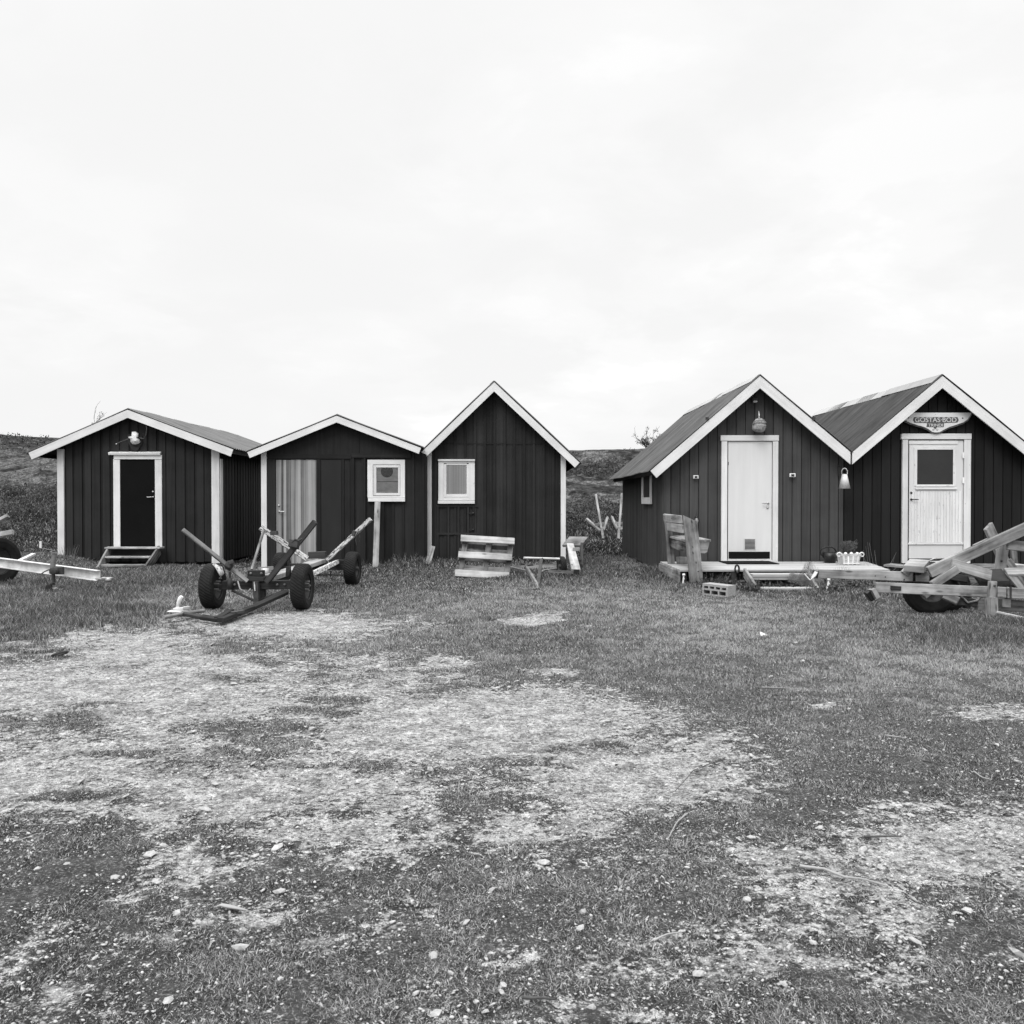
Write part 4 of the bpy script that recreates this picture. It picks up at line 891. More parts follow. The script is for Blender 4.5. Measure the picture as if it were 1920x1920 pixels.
mb = MB(); mb.tube([W(974, 1048, 14.6), W(979, 1057, 14.5), W(990, 1060, 14.5), W(999, 1058, 14.5)], .018, 7); mb.build('winch', M['rust'], t)
# ---- planks stacked right of the steep shed
t = root_at('plank_trestle', G(1080, 1076), 'rough plank trestle with a sloping pale board right of the steep gabled shed', 'trestle')
mb = MB(); WP(mb, 1061.5, 1015.5, 16.2, 1097, 1016, 16.0, .34, .05, (0, -.55, 1)); mb.build('top_plank', M['weather'], t, bevel=.004)
mb = MB(); WP(mb, 1069, 1021, 15.6, 1080, 1070, 14.3, .12, .05, (.1, -1, 1.3), w2=.15); mb.build('sloping_plank', M['weatherlight'], t, bevel=.004)
mb = MB(); WP(mb, 1080.5, 1068, 14.31, 1081, 1080, 14.3, .09, .09); mb.build('foot_block', M['weatherdark'], t)
for xa, ya in ((1074, 1030), (1077, 1052), (1079, 1061)): mb = MB(); WP(mb, xa, ya, 15.2, xa + 13, ya - .5, 15.2, .04, .06, (0, 0, 1)); mb.build('rung', M['weather'], t)
mb = MB(); WP(mb, 1091, 1019, 15.9, 1090, 1062, 15.3, .05, .04); mb.build('leg', M['weatherdark'], t)
mb = MB(); WP(mb, 1065, 1019, 16.3, 1065, 1062, 16.0, .05, .04); mb.build('leg', M['weatherdark'], t)
# ---- boat cradles behind, in the gap
def cradle(pole, foot, D, arms, bar, stay, label):
    t = root_at('boat_cradle', G(foot[0], foot[1]), label, 'boat cradle', 'boat cradles standing in the gap between the sheds')
    mb = MB(); mb.plank(W(*pole[0], D), W(*pole[1], D - .4), .05, .045, tone=.85); mb.build('pole', M['weatherlight'], t)
    mb = MB(); mb.plank(W(pole[1][0], pole[1][1] - 1, D - .4), W(*foot, D - .9), .06, .05); mb.build('foot_post', M['weather'], t)
    for a, b2, dd in arms: mb = MB(); mb.plank(W(*a, D + dd), W(*b2, D - .4), .058, .05, (.3, -1, .4), tone=.8); mb.build('arm', M['weather'], t)
    mb = MB(); mb.plank(W(*bar[0], D - .1), W(*bar[1], D - .1), .07, .06); mb.build('cross_bar', M['weatherlight'], t)
    for a, b2 in stay: mb = MB(); mb.tube([W(*a, D), W(*b2, D)], .014, 5); mb.build('stay', M['rust'], t)
    mb = MB(); mb.plank(W(pole[1][0] - 2, pole[1][1], D - .45), W(pole[1][0] + 3, pole[1][1], D - .45), .08, .1); mb.build('hub_plate', M['whitemet'], t)
cradle(((1117, 927), (1128, 992)), (1131, 1011), 23.2, [((1100, 973), (1126, 996), .4), ((1139, 970), (1131, 994), .4)], ((1116, 984), (1134, 981)), [((1117, 928), (1104, 972))], 'boat cradle with a tall chipped pole at the left of the gap between sheds')
cradle(((1166, 925), (1161, 990)), (1159, 1011), 23.2, [((1147, 969), (1158, 993), .4), ((1172, 983), (1163, 993), .4)], ((1153, 981), (1171, 981)), [((1166, 926), (1180, 958))], 'boat cradle with a tall pole partly hidden by the shed corner')

# ---- four wheeled boat dolly
t = root_at('boat_dolly', G(500, 1140), 'long four wheeled timber boat dolly with upright V arms in front of the sheds', 'boat trailer')
axs = (1, -.04, 0)
wheel(t, W(399, 1099, 10.25), axs, .268, .165, .145, 'rust'); wheel(t, W(567, 1099.5, 10.2), axs, .268, .165, .145, 'rust')
wheel(t, W(661, 1066, 13.25), axs, .255, .18, .14, 'rust'); wheel(t, W(528, 1066, 13.2), axs, .245, .17, .14, 'rust')
mb = MB(); WP(mb, 418, 1097, 10.25, 548, 1096, 10.2, .10, .10, (0, -1, .0)); mb.build('front_axle_beam', M['weatherdark'], t, bevel=.005)
mb = MB(); WP(mb, 404, 1100, 10.25, 560, 1100, 10.2, .05, .05); mb.build('front_axle', M['rust'], t)
mb = MB(); WP(mb, 466, 1076, 10.2, 495, 1076, 10.2, .085, .10); WP(mb, 464, 1085, 10.2, 497, 1085.5, 10.2, .055, .11); mb.build('front_keel_block', M['weatherdark'], t, bevel=.006)
mb = MB(); WP(mb, 342, 993, 9.9, 464, 1090, 10.12, .045, .045, (.15, -1, .5)); mb.build('front_arm', M['weather'], t, bevel=.003)
mb = MB(); WP(mb, 591, 978, 10.0, 500, 1092, 10.1, .062, .05, (.1, -1, .3)); mb.build('front_arm', M['weatherdark'], t, bevel=.003)
mb = MB(); WP(mb, 424, 1058, 10.0, 434, 1064, 10.0, .07, .11, (.2, -1, .5)); WP(mb, 430, 1055, 9.95, 437, 1053, 9.95, .045, .05); mb.build('arm_clamp', M['rust'], t, bevel=.004)
mb = MB(); WP(mb, 543, 1019, 9.95, 560, 1022, 9.95, .085, .12, (.2, -1, .2)); mb.tube([W(547, 1017, 9.9), W(553, 1011, 9.9), W(560, 1014, 9.9), W(566, 1010, 9.9)], .012, 6); mb.build('arm_clamp', M['rust'], t, bevel=.004)
for xa, y0_, y1_ in ((541, 1042, 1068), (431, 1072, 1090)): mb = MB(); mb.tube([W(xa, y0_, 10.15), W(xa, y1_, 10.15)], .013, 8); mb.lathe([(.001, .06), (.03, .055), (.034, -.06), (.001, -.07)], W(xa, y1_ + 3, 10.15), (0, 0, 1), 12); mb.build('screw_jack', M['rust'], t)
mb = MB(); WP(mb, 505, 1083, 10.3, 607, 1050, 13.3, .15, .06, (0, -.2, 1), jit=.004); mb.build('spine_plank', M['weather'], t, bevel=.005)
mb = MB(); WP(mb, 588, 1075, 11.2, 631, 1054, 13.2, .075, .06, (0, -1, .2)); mb.build('side_rail', M['chipped'], t, bevel=.003)
mb = MB(); WP(mb, 505, 1093, 10.4, 590, 1062, 13.2, .09, .06, (0, -.2, 1)); mb.build('side_rail', M['weatherdark'], t)
mb = MB(); WP(mb, 628, 1053, 13.25, 652, 1054, 13.25, .06, .08); WP(mb, 540, 1062, 13.25, 655, 1063, 13.25, .09, .10); mb.build('rear_axle_beam', M['weatherdark'], t, bevel=.004)
mb = MB(); mb.tube([W(588, 1078, 13.2), W(650, 1078, 13.2)], .011, 6); mb.tube([W(620, 1070, 13.2), W(620, 1081, 13.2)], .011, 6); mb.build('brake_rod', M['rust'], t)
mb = MB(); WP(mb, 579, 1041, 13.2, 611, 1040, 13.2, .10, .12); mb.build('rear_keel_block', M['weatherdark'], t, bevel=.006)
mb = MB(); WP(mb, 488, 989, 13.0, 576, 1048, 13.15, .08, .05, (.1, -1, .3)); mb.build('rear_arm', M['chipped'], t, bevel=.003)
mb = MB(); WP(mb, 695, 973, 13.0, 613, 1050, 13.15, .06, .05, (.1, -1, .3)); mb.build('rear_arm', M['chipped'], t, bevel=.003)
mb = MB(); WP(mb, 508, 1000, 12.9, 520, 999, 12.9, .06, .1); mb.build('arm_clamp', M['rust'], t); mb = MB(); WP(mb, 661, 999, 12.9, 666, 1001, 12.9, .08, .1); mb.tube([W(668, 1004, 12.9), W(667, 1014, 12.88), W(669, 1022, 12.9)], .006, 5); mb.tube([W(674, 1004, 12.9), W(676, 1012, 12.88), W(673, 1016, 12.9)], .006, 5); mb.build('arm_clamp', M['rust'], t)
mb = MB(); WP(mb, 494, 996, 12.95, 472, 1068, 12.4, .03, .03); mb.build('prop_rod', M['weather'], t)
mb = MB(); WP(mb, 484, 1067, 12.5, 512, 1065, 12.6, .05, .05); mb.lathe([(.001, .04), (.06, .035), (.065, -.04)], W(497, 1070, 12.4), (0, 0, 1), 12); mb.build('tow_fitting', M['steel'], t)
for q in ([(435, 1107), (478, 1127)], [(484, 1127), (533, 1107)]): mb = MB(); mb.tube([W(*q[0], 10.2), W(*q[1], 10.15)], .016, 7); mb.build('truss_rod', M['rust'], t)
mb = MB(); WP(mb, 480, 1090, 10.12, 482, 1131, 10.1, .06, .08); WP(mb, 477, 1131, 10.08, 493, 1129, 10.08, .03, .1); WP(mb, 491, 1102, 10.25, 492, 1128, 10.25, .08, .08); mb.build('turntable_post', M['rust'], t, bevel=.004)
for px_, py_ in ((470, 1075), (490, 1075), (440, 1096), (520, 1096), (534, 1096)): mb = MB(); mb.lathe([(.001, -.012), (.013, -.011), (.014, .004)], W(px_, py_, 10.14), (0, 1, 0), 6); mb.build('bolt', M['oldsteel'], t)
for px_ in (399, 567):
    for k in range(5): mb = MB(); a_ = k * 1.2566; mb.lathe([(.001, .085), (.010, .084), (.011, .03)], W(px_, 1099, 10.22) + Vector((0, math.cos(a_) * .055, math.sin(a_) * .055)), (1, -.04, 0), 6); mb.build('wheel_nut', M['oldsteel'], t)
mb = MB(); mb.tube([W(446, 1090, 10.05), W(450, 1104, 10.0), W(462, 1112, 10.0), W(470, 1104, 10.02)], .008, 6); mb.build('loose_strap', M['rope'], t)
mb = MB(); mb.tube([W(477, 1091, 10.08), W(478, 1108, 10.06)], .007, 6); mb.build('pin', M['chipped'], t)
mb = MB(); WP(mb, 538, 1110, 10.15, 470, 1141, 9.8, .06, .045, (0, -.6, 1)); WP(mb, 472, 1140, 9.82, 413, 1163, 8.9, .075, .05, (0, -.6, 1)); mb.build('drawbar', M['weatherdark'], t, bevel=.004)
mb = MB(); WP(mb, 434, 1146, 9.4, 408, 1161, 8.95, .07, .05, (0, -.6, 1)); WP(mb, 410, 1162, 8.95, 378, 1157, 9.1, .06, .04, (0, -.4, 1)); WP(mb, 380, 1158, 9.1, 340, 1150, 9.3, .04, .035, (0, -.4, 1)); mb.build('drawbar_end', M['weatherdark'], t, bevel=.003)
mb = MB(); WP(mb, 434, 1150, 9.2, 456, 1146, 9.4, .035, .03, (0, -.6, 1)); mb.build('drawbar_plate', M['rust'], t)
mb = MB(); mb.tube([W(307, 1158, 9.0), W(345, 1150, 9.3), W(382, 1145, 9.5)], .019, 8); mb.build('pull_bar', M['weather'], t)
mb = MB(); mb.tube([W(334, 1146, 9.6), W(333, 1138, 9.6), W(334, 1130, 9.6), W(338, 1122, 9.6), W(341, 1118, 9.6)], [.02, .018, .02, .024, .02], 8); mb.build('hitch_lever', M['whitepl'], t)
mb = MB(); WP(mb, 326, 1143.5, 9.6, 355, 1142, 9.6, .045, .07); WP(mb, 317, 1145.5, 9.6, 350, 1147, 9.6, .01, .13); WP(mb, 344, 1140, 9.58, 356, 1139.5, 9.58, .035, .05); mb.build('hitch_head', M['whitemet'], t, bevel=.005)
mb = MB(); mb.tube([W(402, 1059, 10.2), W(410, 1064, 10.15), W(415, 1075, 10.1), W(413, 1085, 10.1)], [.03, .05, .045, .02], 8, flat=.5); mb.build('rag', M['chipped'], t)

# ---- left boat trailer (runs out of the frame)
t = root_at('steel_boat_trailer', G(100, 1112), 'steel boat trailer at the left edge with a jockey crank and hitch', 'boat trailer')
Da, Db = 12.9, 11.5
A0, B0 = W(-190, 1029, Da + 1.0), W(188, 1079, Db); ax = (B0 - A0).normalized(); sd_ = Vector((-ax.y, ax.x, 0)).normalized()
if sd_.y < 0: sd_ = -sd_
hB = .128
mb = MB(); mb.plank(A0, B0, .006, hB, (0, 0, 1), shift=0)      # web
for zz in (hB / 2, -hB / 2): mb.plank(A0 + Vector((0, 0, zz)) - sd_ * .03, B0 + Vector((0, 0, zz)) - sd_ * .03, .06 if zz < 0 else .066, .008, (0, 0, 1), tone=1)
mb.build('channel_beam', M['whitemet'], t, bevel=.001)
mb = MB(); c = W(197, 1087, 11.42); mb.plank(c - ax * .16, c, .06, .02, (0, 0, 1)); mb.lathe([(.001, .03), (.03, .028), (.045, .01), (.05, -.02), (.02, -.03)], c + Vector((.05, 0, .005)), (0, 0, 1), 16); mb.plank(c + Vector((-.04, 0, .02)), c + Vector((.10, 0, .015)), .05, .03, (0, 0, 1)); mb.build('coupling', M['steel'], t, bevel=.005)
mb = MB(); mb.tube([W(102, 1038, 11.72), W(97, 1076, 11.68)], .034, 12); mb.build('jack_tube', M['oldsteel'], t)
mb = MB(); mb.tube([W(102, 1037, 11.72), W(103, 1033, 11.72), W(92, 1031, 11.66), W(76, 1028, 11.6)], .009, 7); mb.lathe([(.001, .008), (.045, .006), (.045, -.004)], W(102, 1037, 11.72), (0, 0, 1), 14); mb.build('crank_arm', M['oldsteel'], t)
mb = MB(); mb.tube([W(76, 1027.5, 11.6), W(76, 1015, 11.6)], .014, 8); mb.build('crank_handle', M['whitepl'], t)
mb = MB(); WP(mb, 103, 1070, 11.66, 119, 1070, 11.66, .10, .06); mb.lathe([(.001, -.06), (.05, -.06), (.05, .0)], W(103, 1070, 11.62), (0, 1, 0), 14); mb.build('clamp', M['rust'], t, bevel=.004)
mb = MB(); mb.tube([W(92, 1068, 11.6), W(83, 1072, 11.5), W(76, 1077, 11.45)], .008, 6); mb.build('clamp_lever', M['rust'], t)
mb = MB(); mb.tube([W(100, 1076, 11.68), W(101, 1092, 11.68)], .022, 9); WP(mb, 95, 1096, 11.65, 96, 1113, 11.65, .02, .04); WP(mb, 95, 1096, 11.66, 101, 1094, 11.66, .02, .05); mb.build('jack_leg', M['rust'], t)
wheel(t, Vector((W(90, 1112, 11.66).x, 11.66, gz1(-6.1, 11.66) + .045)), (1, .3, 0), .09, .05, .05, seg=24)
wheel(t, W(-10, 1052, 13.2), (1, -.55, 0), .375, .22, .20)
mb = MB(); WP(mb, 36, 1052, 12.6, 63, 1039, 13.4, .06, .03, (0, 0, 1)); mb.build('cross_strut', M['whitemet'], t)
mb = MB(); WP(mb, -70, 1010, 13.0, 15, 967, 13.0, .05, .05, (0, -1, .5)); mb.build('bunk_arm', M['weatherlight'], t)
mb = MB(); WP(mb, -80, 1018, 12.9, 25, 998, 12.9, .075, .05, (0, -1, .5)); mb.build('bunk_plank', M['weatherlight'], t)
mb = MB(); q = G(104, 1114); mb.lathe([(.001, .09), (.035, .08), (.045, .04), (.035, 0), (.001, 0)], q, (0, 0, 1), 9, mod=lambda i, k: .01 * math.sin(k * 2.3 + i)); tag(mb.build('pale_stone', M['stone'], origin=q), 'upright pale stone chocking the jockey wheel of the left trailer', 'stone')
mb = MB(); q = G(119, 1114); mb.lathe([(.001, .055), (.04, .05), (.06, .03), (.05, 0), (.001, 0)], q + Vector((0, 0, .02)), (.2, 0, 1), 9, mod=lambda i, k: .012 * math.sin(k * 2.0 + i)); tag(mb.build('pale_stone', M['stone'], origin=q), 'flat pale stone lying just right of the left trailer jockey wheel', 'stone')

# ---- right timber trailer (runs out of the frame)
t = root_at('timber_boat_trailer', G(1770, 1150), 'heavy weathered timber boat trailer at the right edge with crossed braces', 'boat trailer')
def P2(name, x0, y0, D0, x1, y1, D1, w, th, n=(0, -1, .1), mat='weather', **k):
    mb = MB(); WP(mb, x0, y0, D0, x1, y1, D1, w, th, n, jit=.003, **k); return mb.build(name, M[mat], t, bevel=.005)
P2('long_beam', 1530, 1075.5, 10.8, 1714, 1081.5, 10.15, .108, .12, mat='weather', tone=.75)
P2('long_beam', 1640, 1101, 9.62, 1882, 1111, 9.5, .118, .12, mat='weatherlight', tone=.35)
P2('beam_extension', 1885, 1111.5, 9.55, 1990, 1115, 9.5, .115, .11, tone=.5)
P2('splice_block', 1715, 1080, 10.13, 1740, 1082, 10.10, .13, .13, tone=.7)
P2('main_brace', 1742, 1073, 9.80, 1995, 958, 9.65, .125, .07, mat='weather', tone=.6)
P2('upright', 1883, 1004, 9.95, 1872, 1094, 9.95, .108, .06, mat='weatherlight', tone=.4)
P2('rear_arm', 1852, 986, 10.4, 1886, 1060, 10.4, .11, .06, mat='weatherlight', tone=.5, cutA=.4)
P2('cross_piece', 1888, 1021, 9.75, 1960, 1030, 9.75, .11, .05, mat='weather', tone=.75)
P2('arm_support', 1826, 1025, 10.5, 1858, 1010, 10.5, .05, .05, tone=.6)
P2('lower_brace', 1748, 1097, 9.55, 1795, 1066, 9.55, .085, .07, tone=.6)
P2('lower_brace', 1733, 1119, 9.95, 1752, 1104, 9.95, .05, .06, tone=.5)
P2('middle_plank', 1784, 1058, 9.70, 1858, 1080, 9.65, .13, .05, (0, -1, .4), tone=.6)
P2('side_brace', 1888, 1050, 10.3, 1922, 1098, 10.2, .09, .05, tone=.5)
P2('bolster_plate', 1700, 1059.5, 10.12, 1738, 1062, 9.98, .24, .075, (0.05, -.42, 1), tone=.8)
P2('bolster_post', 1722, 1068, 10.1, 1722, 1078, 10.1, .08, .08, mat='rust')
P2('bolster_support', 1695, 1076, 10.15, 1704, 1066, 10.15, .08, .06, tone=.7)
P2('bolster_bar', 1829, 1083.5, 9.8, 1886, 1080.5, 9.75, .26, .05, (0.04, -.5, 1), mat='weatherdark', tone=.9)
P2('hanging_post', 1861, 1090, 9.45, 1859, 1122, 9.42, .075, .06, mat='weatherlight', tone=.4)
P2('hanging_post', 1858, 1120, 9.42, 1859, 1156, 9.4, .11, .09, (.5, -1, 0), tone=.6, cutB=.0)
P2('lower_rail', 1868, 1148, 9.3, 1980, 1172, 9.0, .03, .03, mat='whitemet'); P2('lower_rail', 1868, 1153, 9.3, 1980, 1180, 9.0, .02, .03, mat='rust')
P2('axle_box', 1830, 1133, 9.9, 1852, 1134, 9.9, .13, .1, mat='weatherlight', tone=.5); P2('axle_box', 1874, 1134, 9.7, 1980, 1140, 9.6, .13, .08, mat='weatherlight', tone=.5)
P2('bracket', 1875, 1130, 9.6, 1892, 1131, 9.6, .10, .08, mat='steel')
P2('end_shelf', 1886, 1072.5, 9.7, 1960, 1070, 9.6, .16, .03, (0, -.4, 1), mat='weather', tone=.7)
P2('shelf_brace', 1894, 1077, 9.65, 1917, 1106, 9.6, .07, .04, tone=.5)
P2('rear_bunk', 1890, 1060, 10.8, 1914, 1063, 10.5, .18, .05, (0, -.5, 1), mat='weatherlight', tone=.6); P2('rear_bunk', 1824, 1068, 10.9, 1856, 1068, 10.9, .08, .06, tone=.5)
P2('axle_tube', 1790, 1126, 9.95, 1830, 1131, 9.9, .09, .09, mat='rust'); P2('cross_member', 1784, 1081, 10.3, 1815, 1086, 10.2, .08, .06, mat='weatherdark')
P2('cross_member', 1770, 1116, 9.9, 1797, 1128, 9.8, .09, .04, (0, -1, .2), tone=.7)
for (px_, D_, R_) in ((1744, 10.4, .315), (1772, 10.68, .29)):
    wheel(t, Vector((W(px_, 1100, D_).x, D_, gz1(4.8, 10) + R_ - .03)), (.10, 1, 0), R_, .16, .15)
mb = MB(); c = W(1765, 1062, 10.4); mb.tube([W(1724, 1064, 10.45), W(1735, 1054, 10.45), W(1750, 1048, 10.45), W(1768, 1047, 10.45), W(1782, 1051, 10.45), W(1794, 1058, 10.45)], .022, 6, flat=.4); mb.build('mudguard', M['chipped'], t)
mb = MB(); WP(mb, 1634, 1104, 9.6, 1643, 1121, 9.6, .045, .10, (0, -1, .2)); mb.build('light_bar', M['steel'], t); mb = MB(); WP(mb, 1626, 1108, 9.65, 1637, 1124, 9.65, .08, .09); mb.build('rear_lamp', M['blackp'], t, bevel=.008)
mb = MB(); mb.tube([W(1631, 1108, 9.6), W(1636, 1100, 9.62), W(1641, 1095, 9.66)], .007, 5); mb.build('lamp_cable', M['blackp'], t)
mb = MB(); WP(mb, 1669, 1102, 9.55, 1688, 1103, 9.55, .045, .05); mb.build('reflector_block', M['weatherdark'], t)
for px_, py_ in ((1642, 1080), (1661, 1082), (1703, 1077), (1696, 1087)): mb = MB(); mb.lathe([(.001, -.004), (.010, -.003), (.012, .004)], W(px_, py_, 10.8 - .65 * (px_ - 1530) / 184 - .064), (0, 1, 0), 10); mb.build('bolt', M['rust'], t)
for px_, py_ in ((1883, 1018), (1878, 1052), (1820, 1037), (1865, 1098)): mb = MB(); mb.lathe([(.001, -.008), (.010, -.007), (.012, .004)], W(px_, py_, 9.40 if py_ > 1090 else 9.91 if px_ > 1870 else 10.12), (0, 1, 0), 10); mb.build('bolt', M['rust'], t)
mb = MB(); mb.tube([W(1531, 1071, 10.75), W(1526, 1080, 10.7), W(1520, 1088, 10.7)], [.03, .04, .02], 6, flat=.4); mb.tube([W(1519, 1088, 10.7), W(1508, 1076, 10.75)], .02, 6, flat=.4); mb.build('nose_iron', M['whitemet'], t)
mb = MB(); mb.plank(W(1531, 1070, 10.79), W(1531, 1083, 10.79), .05, .14); mb.build('end_cap', M['blackp'], t)
P2('rear_long_plank', 1770, 1088, 10.9, 1990, 1098, 10.8, .09, .05, tone=.35)
P2('rear_long_plank', 1800, 1074, 11.1, 1990, 1078, 11.0, .07, .05, tone=.6)
P2('rear_upright', 1815, 1096, 10.75, 1812, 1140, 10.7, .08, .06, mat='weatherdark'); P2('rear_upright', 1900, 1030, 10.95, 1908, 1120, 10.9, .07, .05, tone=.3)
P2('broken_slat', 1836, 1093, 9.75, 1790, 1118, 9.85, .045, .03, (0, -1, .4), tone=.8)
for xa in (1868, 1895): mb = MB(); mb.plank(W(xa, 1100, 9.43), W(xa, 1124, 9.43), .022, .006); mb.build('iron_strap', M['rust'], t)
mb = MB(); mb.tube([W(1802, 1118, 9.9), W(1815, 1130, 9.85), W(1832, 1126, 9.85), W(1848, 1112, 9.9), W(1856, 1094, 9.8)], .012, 6); mb.build('rope', M['rope'], t)
# low bench behind the trailer
t = root_at('low_shelf', G(1690, 1074), 'low weathered shelf by the wall half hidden behind the timber trailer', 'shelf')
mb = MB(); WP(mb, 1664, 1059, 13.6, 1700, 1062, 13.4, .3, .03, (0, 0, 1)); mb.build('shelf_top', M['weather'], t)
for xa in (1669, 1696): mb = MB(); WP(mb, xa, 1061, 13.6, xa, 1078, 13.5, .05, .05); mb.build('leg', M['weather'], t)
# long plank lying behind the trailer by the wall
t = MB(); WP(t, 1822, 1064, 13.9, 1900, 1064, 13.9, .12, .04, (0, -1, .2)); tag(t.build('loose_plank', M['weather'], origin=G(1860, 1075)), 'loose plank by the dark wall behind the crossed trailer braces', 'plank')

# ---- sticks and litter on the ground
def stick(pts, r, label, mat='stick', name='stick'):
    r = r * .62
    q = [G(*p) + Vector((0, 0, r * 1.0 + .006)) for p in pts]; n = len(q); fine = []
    for i in range(n - 1):
        for k in range(4): fine.append(q[i].lerp(q[i + 1], k / 4) + Vector((random.uniform(-1, 1), random.uniform(-1, 1), 0)) * r * .5)
    fine.append(q[-1]); mb = MB(); rr = [r * (1 - .55 * i / len(fine)) for i in range(len(fine))]; mb.tube(fine, rr, 7)
    tag(mb.build(name, M[mat], origin=q[0]), label, 'stick', 'dry sticks lying about on the gravel')
stick([(1500, 1630), (1545, 1636), (1585, 1651), (1620, 1655), (1665, 1668)], .009, 'long bleached stick on the pale gravel at the right')
stick([(1545, 1636), (1570, 1642), (1590, 1653)], .006, 'thin twig branching beside the long bleached stick')
stick([(1288, 1530), (1268, 1548), (1252, 1578)], .006, 'curved pale stick at the right edge of the bare sandy patch')
stick([(1225, 1770), (1250, 1758), (1285, 1752)], .005, 'thin curved stick in the turf near the bottom centre')
stick([(1620, 1574), (1690, 1573)], .007, 'straight grey stick across the right gravel patch', 'twig')
stick([(1360, 1424), (1300, 1448), (1265, 1488)], .004, 'fine dark straight twig across the bare sand', 'twig')
stick([(1590, 1700), (1625, 1715)], .006, 'short dark stick in the turf right of the long bleached stick', 'twig')
stick([(1405, 1607), (1425, 1611), (1440, 1607)], .005, 'short pale stick left of the long bleached stick')
stick([(1428, 1291), (1500, 1294)], .006, 'straight straw coloured stick in the middle turf')
stick([(1825, 1450), (1842, 1462), (1858, 1465)], .006, 'small bent stick in the turf at the right edge')
stick([(1730, 1430), (1765, 1437)], .006, 'short dark stick in the turf on the right', 'twig')
stick([(1660, 1382), (1700, 1387)], .006, 'pale straight stick in the right turf above the gravel patch')
stick([(980, 1877), (1040, 1880), (1045, 1878)], .006, 'dark twig lying in the turf at the bottom edge', 'twig')
mb = MB(); q = G(432, 1708); mb.tube([q + Vector((-.05, .008, .008)), q + Vector((-.03, .006, .016)), q + Vector((.0, -.002, .014)), q + Vector((.035, -.008, .010)), q + Vector((.055, -.012, .008))], [.004, .011, .013, .008, .003], 6, flat=.4); tag(mb.build('wood_chip', M['stick'], origin=q), 'large pale wood chip in the turf at the lower left', 'wood chip')
mb = MB(); q = G(1430, 1192); mb.face([q + Vector((-.02, 0, .0)), q + Vector((.04, -.01, .01)), q + Vector((-.02, .02, .035))], None, .9); mb.face([q + Vector((-.02, .02, .035)), q + Vector((.04, -.01, .004)), q + Vector((-.02, .01, .0))], None, .9); mb.face([q + Vector((-.02, 0, 0)), q + Vector((-.02, .02, .035)), q + Vector((-.02, .01, 0))], None, .9); tag(mb.build('paper_scrap', M['whitepl'], origin=q), 'small pointed white scrap standing in the turf right of centre', 'scrap')
mb = MB(); q = G(112, 1233) + Vector((0, 0, .02)); mb.tube([q + Vector((.055 * math.cos(a), .055 * math.sin(a), .02 * math.cos(a + .5) + .01)) for a in [i / 14 * 6.283 for i in range(15)]], .009, 7, cap=False); tag(mb.build('iron_ring', M['rust'], origin=q), 'dark iron ring on the gravel at the left', 'ring')

# ------------------------------------------------------------------ turf, gravel, heath: what nobody could count
def mat_blade(name, lo, hi, trans=.35):
    m, t, b = mat_new(name); at = N(t, 'ShaderNodeAttribute', attribute_name='tone')
    mr = N(t, 'ShaderNodeMapRange'); mr.inputs['To Min'].default_value = lo; mr.inputs['To Max'].default_value = hi; t.links.new(at.outputs['Fac'], mr.inputs[0])
    grey(t, mr.outputs[0], b); b.inputs['Roughness'].default_value = .7; b.inputs['Specular IOR Level'].default_value = .25
    tr = N(t, 'ShaderNodeBsdfTranslucent'); t.links.new(mr.outputs[0], tr.inputs[0]); mx = N(t, 'ShaderNodeMixShader'); mx.inputs[0].default_value = trans
    o = [n for n in t.nodes if n.type == 'OUTPUT_MATERIAL'][0]; t.links.new(b.outputs[0], mx.inputs[1]); t.links.new(tr.outputs[0], mx.inputs[2]); t.links.new(mx.outputs[0], o.inputs[0]); return m
M['blade'] = mat_blade('grass_blades', .025, .52)
M['heath'] = mat_blade('heather_leaves', .015, .20, .2)
M['pebble'] = mat_plain('gravel_stones', .37, .95, 0, .3, 60, .3, .08)
def np_mesh(name, V, F, mat, tone, label, cat):
    k = F.shape[1]; me = bpy.data.meshes.new(name); me.vertices.add(len(V)); me.vertices.foreach_set('co', V.astype('f').ravel())
    me.loops.add(F.size); me.loops.foreach_set('vertex_index', F.ravel().astype('i')); me.polygons.add(len(F))
    me.polygons.foreach_set('loop_start', np.arange(0, F.size, k).astype('i')); me.polygons.foreach_set('loop_total', np.full(len(F), k, 'i'))
    me.update(calc_edges=True); at = me.attributes.new('tone', 'FLOAT', 'FACE'); at.data.foreach_set('value', tone.astype('f'))
    me.materials.append(mat); o = bpy.data.objects.new(name, me); COL.objects.link(o); tag(o, label, cat, kind='stuff'); return o
HOUSES = [(s['X0'] - .02, s['X1'] + .02, s['D'] - .03, s['yb'] + .05) for s in (s1, s2, s3, s4, s5)] + [(2.5, 5.65, 13.1, 14.9)]
def outside(x, y):
    k = np.ones(len(x), bool)
    for a, b_, c, d in HOUSES: k &= ~((x > a) & (x < b_) & (y > c) & (y < d))
    return k
